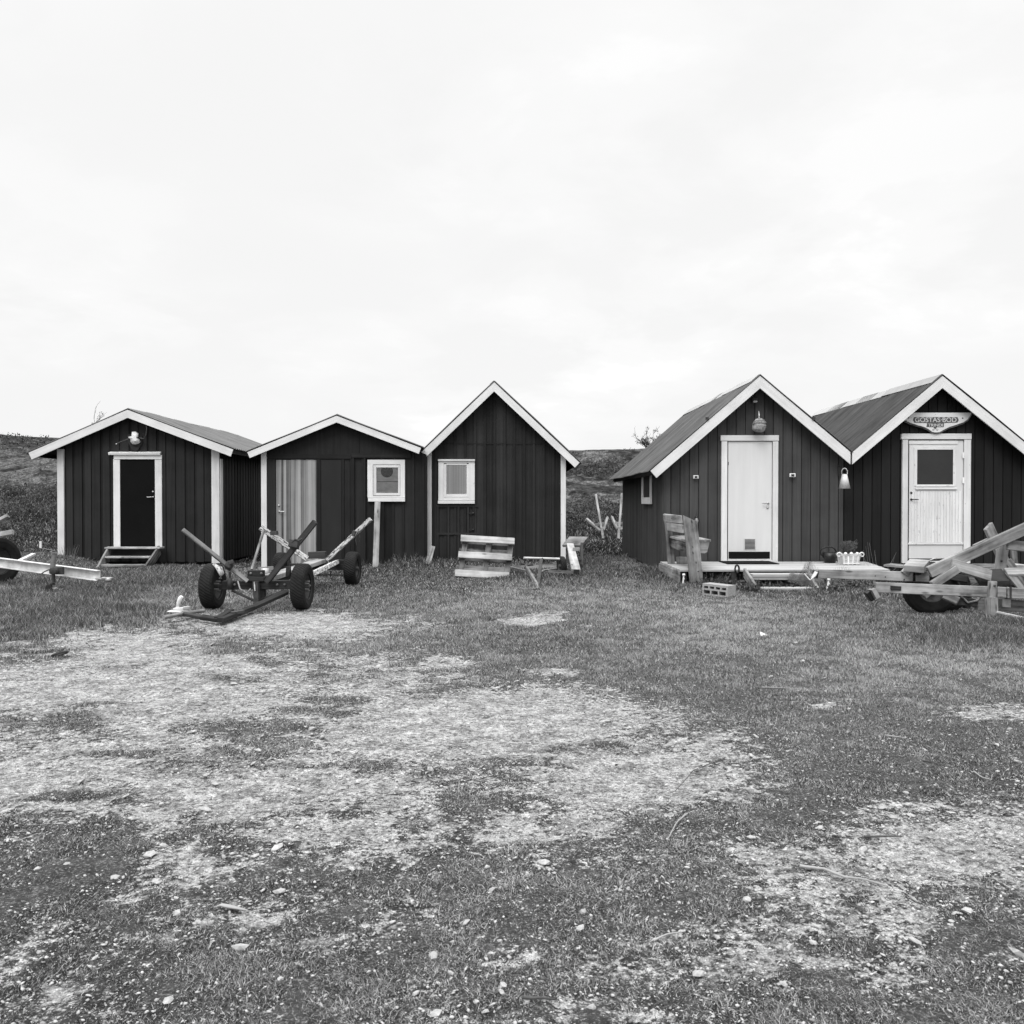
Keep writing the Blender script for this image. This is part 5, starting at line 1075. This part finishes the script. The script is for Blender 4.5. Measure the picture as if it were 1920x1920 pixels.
def blades(n, y0, y1, um, hfun, seed):
    R_ = np.random.default_rng(seed)
    y = np.exp(R_.uniform(math.log(y0), math.log(y1), n)); x = y * R_.uniform(-um, um, n)
    g, dk = masks(x, y); hill = S((y - 21) / 3)
    cl = fbm(x * 6, y * 6, 3, 111); cl2 = fbm(x * 22, y * 22, 2, 117)
    g = np.where(hill > .2, .0, g)
    dens = np.clip(1.12 - g * 2.3, 0, 1) * np.clip(.25 + 2.4 * (cl - .33) + (cl2 - .5) * 1.6, .25 + .35 * S((6 - y) / 2), 1)
    dens = np.maximum(dens, .35 * (y > 10) * (g < .4)); dens = np.maximum(dens, .55 * S(dk * 1.2) * np.clip((cl2 - .3) * 3, 0, 1) * .45 * (y < 14) * (fbm(x*3, y*3, 2, 5) > .42))
    keep = (R_.random(n) < dens) & outside(x, y); x, y, cl, g, dk = x[keep], y[keep], cl[keep], g[keep], dk[keep]; n = len(x)
    h = hfun(x, y, cl) * R_.uniform(.45, 1.25, n) * np.clip(1.1 - g * .9, .45, 1); z = gz(x, y) - .004
    wd = (.00042 * y + .0005) * R_.uniform(.6, 1.2, n); az = R_.uniform(0, 2 * np.pi, n); ln = R_.uniform(.25, 1.1, n) * h * (1 + 1.3 * S((6 - y) / 4)); la = R_.uniform(0, 2 * np.pi, n)
    wx, wy = np.cos(az) * wd, np.sin(az) * wd * .5; dx, dy = np.cos(la) * ln, np.sin(la) * ln
    b0 = np.stack([x - wx, y - wy, z], -1); b1 = np.stack([x + wx, y + wy, z], -1)
    m0 = np.stack([x + dx * .35 - wx * .8, y + dy * .35 - wy * .8, z + h * .6], -1); m1 = np.stack([x + dx * .35 + wx * .8, y + dy * .35 + wy * .8, z + h * .6], -1)
    tp = np.stack([x + dx, y + dy, z + h * .95], -1)
    V = np.stack([b0, b1, m0, m1, tp], 1).reshape(-1, 3); i = np.arange(n)[:, None] * 5
    F = np.concatenate([i + np.array([[0, 1, 3]]), i + np.array([[0, 3, 2]]), i + np.array([[2, 3, 4]])], 0)
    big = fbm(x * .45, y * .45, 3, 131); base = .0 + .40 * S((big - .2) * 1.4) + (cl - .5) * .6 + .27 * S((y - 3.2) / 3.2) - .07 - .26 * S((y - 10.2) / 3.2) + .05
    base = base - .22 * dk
    long_ = np.clip((h - .05) / .1, 0, 1); base = base - .38 * long_ - .10 * S((4.6 - y) / 1.5)  # long blades toned darker, contact shade near sheds and props put into colour
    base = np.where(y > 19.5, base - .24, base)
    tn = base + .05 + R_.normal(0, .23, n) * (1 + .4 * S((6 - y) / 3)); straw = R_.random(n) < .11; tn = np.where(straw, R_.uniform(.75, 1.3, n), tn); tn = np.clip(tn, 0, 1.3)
    return V, F, np.tile(tn, 3)
LONG = [(150,1120,260,60,.10),(60,1180,130,30,.05),(330,1085,160,22,.07),(620,1075,60,14,.05),(520,1120,120,16,.03),(720,1068,110,9,.07),(820,1064,60,8,.07),(1010,1085,120,16,.05),(1110,1075,60,30,.06),(1300,1095,110,16,.07),
        (1450,1112,120,12,.06),(1600,1110,120,16,.08),(1860,1190,150,34,.09),(1700,1165,120,16,.04),(270,1066,150,10,.09),(1220,1080,30,12,.08)]
def hf(x, y, cl):
    px, py = PX(x, y, 0 * x); h = .0075 + .022 * S((y - 3) / 7) + .012 * (cl - .3)
    for cx_, cy_, rx, ry, a in LONG: h = h + .55 * a * np.clip(1.2 - ((px - cx_) / rx) ** 2 - ((py - cy_) / ry) ** 2, 0, 1)
    near = np.zeros(len(x))
    for a, b_, c, d in HOUSES: near = np.maximum(near, np.clip(1 - (np.maximum(np.maximum(a - x, x - b_), 0) + np.maximum(np.maximum(c - y, y - d), 0)) / .35, 0, 1))
    h = h + .2 * near * np.clip(fbm(x * 2.5, y * 2.5, 3, 141) - .38, 0, 1)
    h = h * (1 - .5 * np.exp(-((px - 905) / 70) ** 2 - ((py - 1086) / 12) ** 2)) * (1 - .7 * np.exp(-((px - 400) / 120) ** 2 - ((py - 1158) / 18) ** 2)) * (1 - .6 * np.exp(-((px - 235) / 60) ** 2 - ((py - 1066) / 14) ** 2)) * (1 - .6 * np.exp(-((px - 1350) / 40) ** 2 - ((py - 1122) / 12) ** 2)) * (1 - .6 * np.exp(-((px - 1470) / 70) ** 2 - ((py - 1112) / 10) ** 2))
    return h + .07 * S((y - 19) / 3)
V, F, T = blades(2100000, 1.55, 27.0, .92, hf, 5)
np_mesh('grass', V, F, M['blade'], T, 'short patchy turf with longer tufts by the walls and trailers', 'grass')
print('blades', len(F) // 3)
# extra long grass in the lush places
def blades_long(n, seed):
    R_ = np.random.default_rng(seed); X_, Y_ = [], []
    for cx_, cy_, rx, ry, a in LONG:
        k = int(n * (rx * ry * a) / sum(q[2] * q[3] * q[4] for q in LONG)); px = cx_ + R_.normal(0, .5, k) * rx; py = cy_ + R_.normal(0, .5, k) * ry; py = np.maximum(py, 1046)
        y = CAMH * FPX / (py - 940); X_.append((px - 960) / FPX * y); Y_.append(y)
    x = np.concatenate(X_); y = np.concatenate(Y_); g, dk = masks(x, y); k = outside(x, y) & (g < .35); x, y = x[k], y[k]; n = len(x)
    cl = fbm(x * 3, y * 3, 2, 3); h = hf(x, y, cl) * R_.uniform(.5, 1.35, n) * (cl + .5); z = gz(x, y) - .01
    wd = (.00033 * y) * R_.uniform(.5, 1.2, n); az = R_.uniform(-.6, .6, n); la = R_.uniform(0, 6.28, n); ln = h * R_.uniform(.1, .7, n); wx, wy = np.cos(az) * wd, np.sin(az) * wd; dx, dy = np.cos(la) * ln, np.sin(la) * ln
    V = np.stack([np.stack([x - wx, y - wy, z], -1), np.stack([x + wx, y + wy, z], -1), np.stack([x + dx * .3 - wx * .8, y + dy * .3 - wy, z + h * .6], -1), np.stack([x + dx * .3 + wx * .8, y + dy * .3 + wy, z + h * .6], -1), np.stack([x + dx, y + dy, z + h], -1)], 1).reshape(-1, 3)
    i = np.arange(n)[:, None] * 5; F = np.concatenate([i + np.array([[0, 1, 3]]), i + np.array([[0, 3, 2]]), i + np.array([[2, 3, 4]])], 0)
    tn = np.clip(R_.normal(.15, .12, n), 0, 1); tn = np.where(R_.random(n) < .10, R_.uniform(.7, 1.2, n), tn); return V, F, np.tile(tn, 3)
V, F, T = blades_long(150000, 8)
np_mesh('long_grass', V, F, M['blade'], T, 'longer unmown grass round the trailers and along the shed feet', 'grass')
# gravel
def gravel(n, seed, y0, y1, smin, smax, powr, thr):
    R_ = np.random.default_rng(seed); y = np.exp(R_.uniform(math.log(y0), math.log(y1), n)); x = y * R_.uniform(-.9, .9, n)
    g, dk = masks(x, y); cl = fbm(x * 3.2, y * 3.2, 3, 161); p = np.clip(g * 1.3 - thr + dk * .5 + (cl - .5) * 1.3, .10 + .25 * S((6 - y) / 2), 1)
    p = p * np.where((g > .85) & (dk < .2), .35, 1)
    k = (R_.random(n) < p); x, y, dk = x[k], y[k], dk[k]; n = len(x)
    r = smin * (smax / smin) ** (R_.random(n) ** powr) * (.55 + .12 * y).clip(.7, 1.5)
    phi = (1 + 5 ** .5) / 2
    iv = np.array([(-1, phi, 0), (1, phi, 0), (-1, -phi, 0), (1, -phi, 0), (0, -1, phi), (0, 1, phi), (0, -1, -phi), (0, 1, -phi), (phi, 0, -1), (phi, 0, 1), (-phi, 0, -1), (-phi, 0, 1)]) / 1.9
    fi = np.array([(0, 11, 5), (0, 5, 1), (0, 1, 7), (0, 7, 10), (0, 10, 11), (1, 5, 9), (5, 11, 4), (11, 10, 2), (10, 7, 6), (7, 1, 8), (3, 9, 4), (3, 4, 2), (3, 2, 6), (3, 6, 8), (3, 8, 9), (4, 9, 5), (2, 4, 11), (6, 2, 10), (8, 6, 7), (9, 8, 1)])
    P = iv[None] * (1 + R_.normal(0, .16, (n, 12, 1))); sc = np.stack([R_.uniform(.75, 1.5, n), R_.uniform(.6, 1.0, n), R_.uniform(.3, .6, n)], -1) * r[:, None]; P = P * sc[:, None]
    a = R_.uniform(0, 6.28, n)[:, None]; c_, s_ = np.cos(a), np.sin(a); X = P[..., 0] * c_ - P[..., 1] * s_; Y = P[..., 0] * s_ + P[..., 1] * c_
    tl = R_.normal(0, .3, n)[:, None]; Z = P[..., 2] + X * tl; V = np.stack([X + x[:, None], Y + y[:, None], Z + (gz(x, y) + r * .12)[:, None]], -1).reshape(-1, 3)
    F = (fi[None] + np.arange(n)[:, None, None] * 12).reshape(-1, 3); tn = np.clip(R_.normal(.42, .6, n) - .5 * dk, -1.35, .95); return V, F, np.repeat(tn, 20)
V, F, T = gravel(190000, 21, 1.6, 11.5, .0018, .0085, 2.2, .15)
o = np_mesh('gravel', V, F, M['pebble'], T, 'loose pale gravel and grit scattered over the worn ground', 'gravel')
V, F, T = gravel(2000, 23, 1.6, 9, .006, .024, 2.4, -.1)
o = np_mesh('larger_gravel', V, F, M['pebble'], T * .25 + .3, 'larger pale stones among the gravel and turf', 'gravel')
for _o in (o,): _o.data.polygons.foreach_set('use_smooth', np.zeros(len(_o.data.polygons), bool))
# heath and bushes on the hillside: leaf sized faces spread through a low volume
def heath(n, seed):
    R_ = np.random.default_rng(seed); y = R_.uniform(19.5, 36.3, n); x = y * R_.uniform(-.75, .75, n)
    d = fbm(x * .45 + 9, y * .55, 4, 181); d2 = fbm(x * 1.6, y * 1.6, 3, 187)
    lo = (x < -9.2) | ((x > .8) & (x < 3.6)); hz = gz(x, y)
    bush = np.clip((d - .44) * 6, 0, 1) * np.clip(1.25 - (hz - .2) / 2.6, .12, 1)
    bush = np.maximum(bush, np.exp(-((x + 12.8) / 2.2) ** 2 - ((y - 24.3) / 2.4) ** 2) * 1.3); bush = np.maximum(bush, np.exp(-((x - 2.9) / 1.6) ** 2 - ((y - 25.8) / 1.6) ** 2) * 1.2)
    k = (R_.random(n) < np.clip(bush * (.5 + d2 * 1.3), 0, 1) * np.clip((hz - .15) * 3, 0, 1)) & ((x < -7.5) | ((x > .2) & (x < 5.5)) | (R_.random(n) < .05)); x, y, b_, hz, d2 = x[k], y[k], bush[k], hz[k], d2[k]; n = len(x)
    H = (.08 + (.42 + .35 * (x < -8)) * np.clip(b_, 0, 1.2) * d2) * R_.random(n) ** .6; z = hz + H; s = R_.uniform(.010, .030, n) * (y / 26)
    A = R_.normal(0, 1, (n, 3)); A /= np.linalg.norm(A, axis=1)[:, None]; B = R_.normal(0, 1, (n, 3)); B -= A * (A * B).sum(1)[:, None]; B /= np.linalg.norm(B, axis=1)[:, None]
    C = np.stack([x, y, z], -1); A[:, 2] += .3; s = s[:, None]
    V = np.stack([C - A * s * 1.6, C + B * s * .7, C + A * s * 1.6, C - B * s * .7], 1).reshape(-1, 3); F = np.arange(n * 4).reshape(-1, 4)
    tn = np.clip(.10 + .55 * H + R_.normal(0, .13, n) + .25 * (d2 - .5), 0, 1); tn = np.where(R_.random(n) < .02, 1.6, tn); return V, F, tn
V, F, T = heath(420000, 31)
np_mesh('heather', V, F, M['heath'], T, 'dark heather and low scrub covering the rocky hillside', 'heather'); print('heath', len(F))

# ------------------------------------------------------------------ single plants
def dead_shrub(base, H, spread, label, leaves=True, seed=1, nb=9, seglen=.34):
    rr = random.Random(seed); t = thing('hill_shrub', base, label, 'shrub', 'wind blown shrubs on the hilltop'); mb = MB(); tips = []
    def br(p, d, L, r, lv):
        pts = [p]; rad = [r]; n = 5
        for i in range(n):
            d = (d + Vector((rr.uniform(-.35, .35), rr.uniform(-.3, .3), rr.uniform(-.2, .25)))).normalized(); p = p + d * L / n; pts.append(p); rad.append(r * (1 - .7 * (i + 1) / n))
            if lv and rr.random() < .65: br(p, (d + Vector((rr.uniform(-1, 1), rr.uniform(-.6, .6), rr.uniform(-.2, .7)))).normalized(), L * rr.uniform(.35, .6), r * .55, lv - 1)
            if lv < 2: tips.append(p)
        mb.tube(pts, rad, 5, cap=False)
    for k in range(nb): br(Vector(base) + Vector((rr.uniform(-.2, .2) * spread, rr.uniform(-.2, .2), 0)), Vector((rr.uniform(-1, 1) * spread, rr.uniform(-.4, .4), 1)).normalized(), H * rr.uniform(.7, 1.1), .022, 2)
    mb.build('branches', M['twig'], t)
    if leaves:
        mb = MB(); rr.shuffle(tips); cen = tips[:max(4, len(tips) // (3 if leaves is True else leaves))]
        for c in cen:
            for k in range(16): o = c + Vector((rr.gauss(0, .05), rr.gauss(0, .05), rr.gauss(0, .04))); a = Vector((rr.gauss(0, 1), rr.gauss(0, 1), rr.gauss(0, 1))).normalized() * .028; b2 = a.cross(Vector((rr.gauss(0, 1), rr.gauss(0, 1), 1))).normalized() * .016; mb.face([o - a, o + b2, o + a, o - b2], None, rr.random())
        mb.build('leaves', M['leaf'], t)
p = W(1225, 838, 37.0); p.z = gz1(p.x, 37.0) - .05; dead_shrub(p, .78, 1.1, 'sparse wind blown shrub on the hilltop behind the brown grey shed', 9, 4, 7)
p = W(186, 805, 30.0); p.z = W(186, 795, 30.0).z - .3; p = W(184, 800, 37.0); p.z = gz1(p.x, 37.0); dead_shrub(p, W(180, 764, 37).z - p.z, .16, 'bare twiggy shrub behind the low roof of the left end shed', 14, 12, 1)
# ferns and flower bed plants near the deck
def fern(px, py, D, H, n, label, seed, mat='leaflight', spread=.6, zup=None):
    rr = random.Random(seed); b0 = W(px, py, D); b0.z = gz1(b0.x, D) if zup is None else zup; t = thing('fern', b0, label, 'fern', 'ferns growing at the deck edge')
    for k in range(n):
        mb = MB(); a = rr.uniform(-1, 1); d = Vector((math.sin(a * 1.3) * spread, rr.uniform(-.4, .2), 1)).normalized(); L = H * rr.uniform(.7, 1.1); p = b0.copy(); pts = [p.copy()]
        for i in range(10): d = (d + Vector((d.x * .10, 0, -.05 - .03 * i * .4))).normalized(); p = p + d * L / 10; pts.append(p.copy())
        mb.tube(pts, .003, 4, cap=False)
        for i in range(2, 10):
            for h_ in (0, .5):
                q = pts[i].lerp(pts[min(i + 1, 10)], h_); tg = (pts[min(i + 1, 10)] - pts[i - 1]).normalized(); sd2 = tg.cross(Vector((0, -1, .2))).normalized(); l2 = L * .20 * math.sin(math.pi * (i + h_) / 11.5) + .01
                for s_ in (-1, 1): e = q + (sd2 * s_ + tg * .55).normalized() * l2; w_ = tg * .005; mb.face([q - w_, q + w_, e + w_ * .3, e - w_ * .3], None, rr.random())
        mb.build('frond', M[mat], t)
fern(1512, 1083, 12.6, .42, 7, 'fern with pale fronds right beside the deck steps', 3)
fern(1545, 1078, 12.8, .46, 6, 'upright fern behind the end of the upper trailer beam', 4)
fern(1580, 1080, 12.7, .26, 6, 'low spreading fern below the white planter', 6, spread=1.0)
def tuft(px, py, D, H, n, label, cat, name, seed, mat='leaf', leafy=True, r=.12):
    rr = random.Random(seed); b0 = W(px, py, D); b0.z = gz1(b0.x, D); mb = MB()
    for k in range(n):
        a = rr.uniform(0, 6.28); q = b0 + Vector((math.cos(a), math.sin(a) * .7, 0)) * rr.uniform(0, r); e = q + Vector((math.cos(a) * H * rr.uniform(0, .6), math.sin(a) * H * .4, H * rr.uniform(.4, 1.05)))
        mb.plank(q, e, .005, .002, (math.sin(a), -1, .1), tone=rr.random(), w2=.002)
        if leafy:
            for j in range(5):
                o = q.lerp(e, rr.uniform(.2, 1)); u = Vector((rr.gauss(0, 1), rr.gauss(0, 1), rr.gauss(0, .6))).normalized() * .022; v = u.cross(Vector((rr.random(), 0, 1))).normalized() * .012; mb.face([o - u, o + v, o + u, o - v], None, rr.random() * 1.2)
    o = mb.build(name, M[mat], None, origin=b0); return tag(o, label, cat)
tuft(1408, 1108, 12.1, .17, 60, 'dark bushy flower clump at the left foot of the deck steps', 'plant', 'flower_clump', 1, r=.18)
tuft(1330, 1090, 12.7, .24, 40, 'leafy garden plant in front of the deck behind the hollow block', 'plant', 'garden_plant', 2, r=.22)
tuft(1365, 1090, 12.8, .18, 34, 'low leafy plant under the deck edge left of the deck steps', 'plant', 'garden_plant', 3, r=.2)
tuft(1600, 1098, 12.3, .20, 60, 'dark leafy weeds below the upper trailer beam', 'plant', 'weeds', 4, r=.32)
tuft(1560, 1106, 12.0, .16, 40, 'dark weeds round the leaning white stake light', 'plant', 'weeds', 5, r=.2)
tuft(1470, 1098, 12.6, .13, 40, 'weeds growing between the two deck step treads', 'plant', 'weeds', 6, r=.3)
tuft(1645, 1075, 13.9, .62, 9, 'tall dry grass stalks against the dark wall beside the glazed white door', 'grass', 'grass_stalks', 9, 'leaflight', False, .22)
tuft(130, 1048, 18.1, .30, 30, 'grass tuft at the foot of the left end shed corner', 'grass', 'grass_tuft', 10, 'leaflight', False, .2)
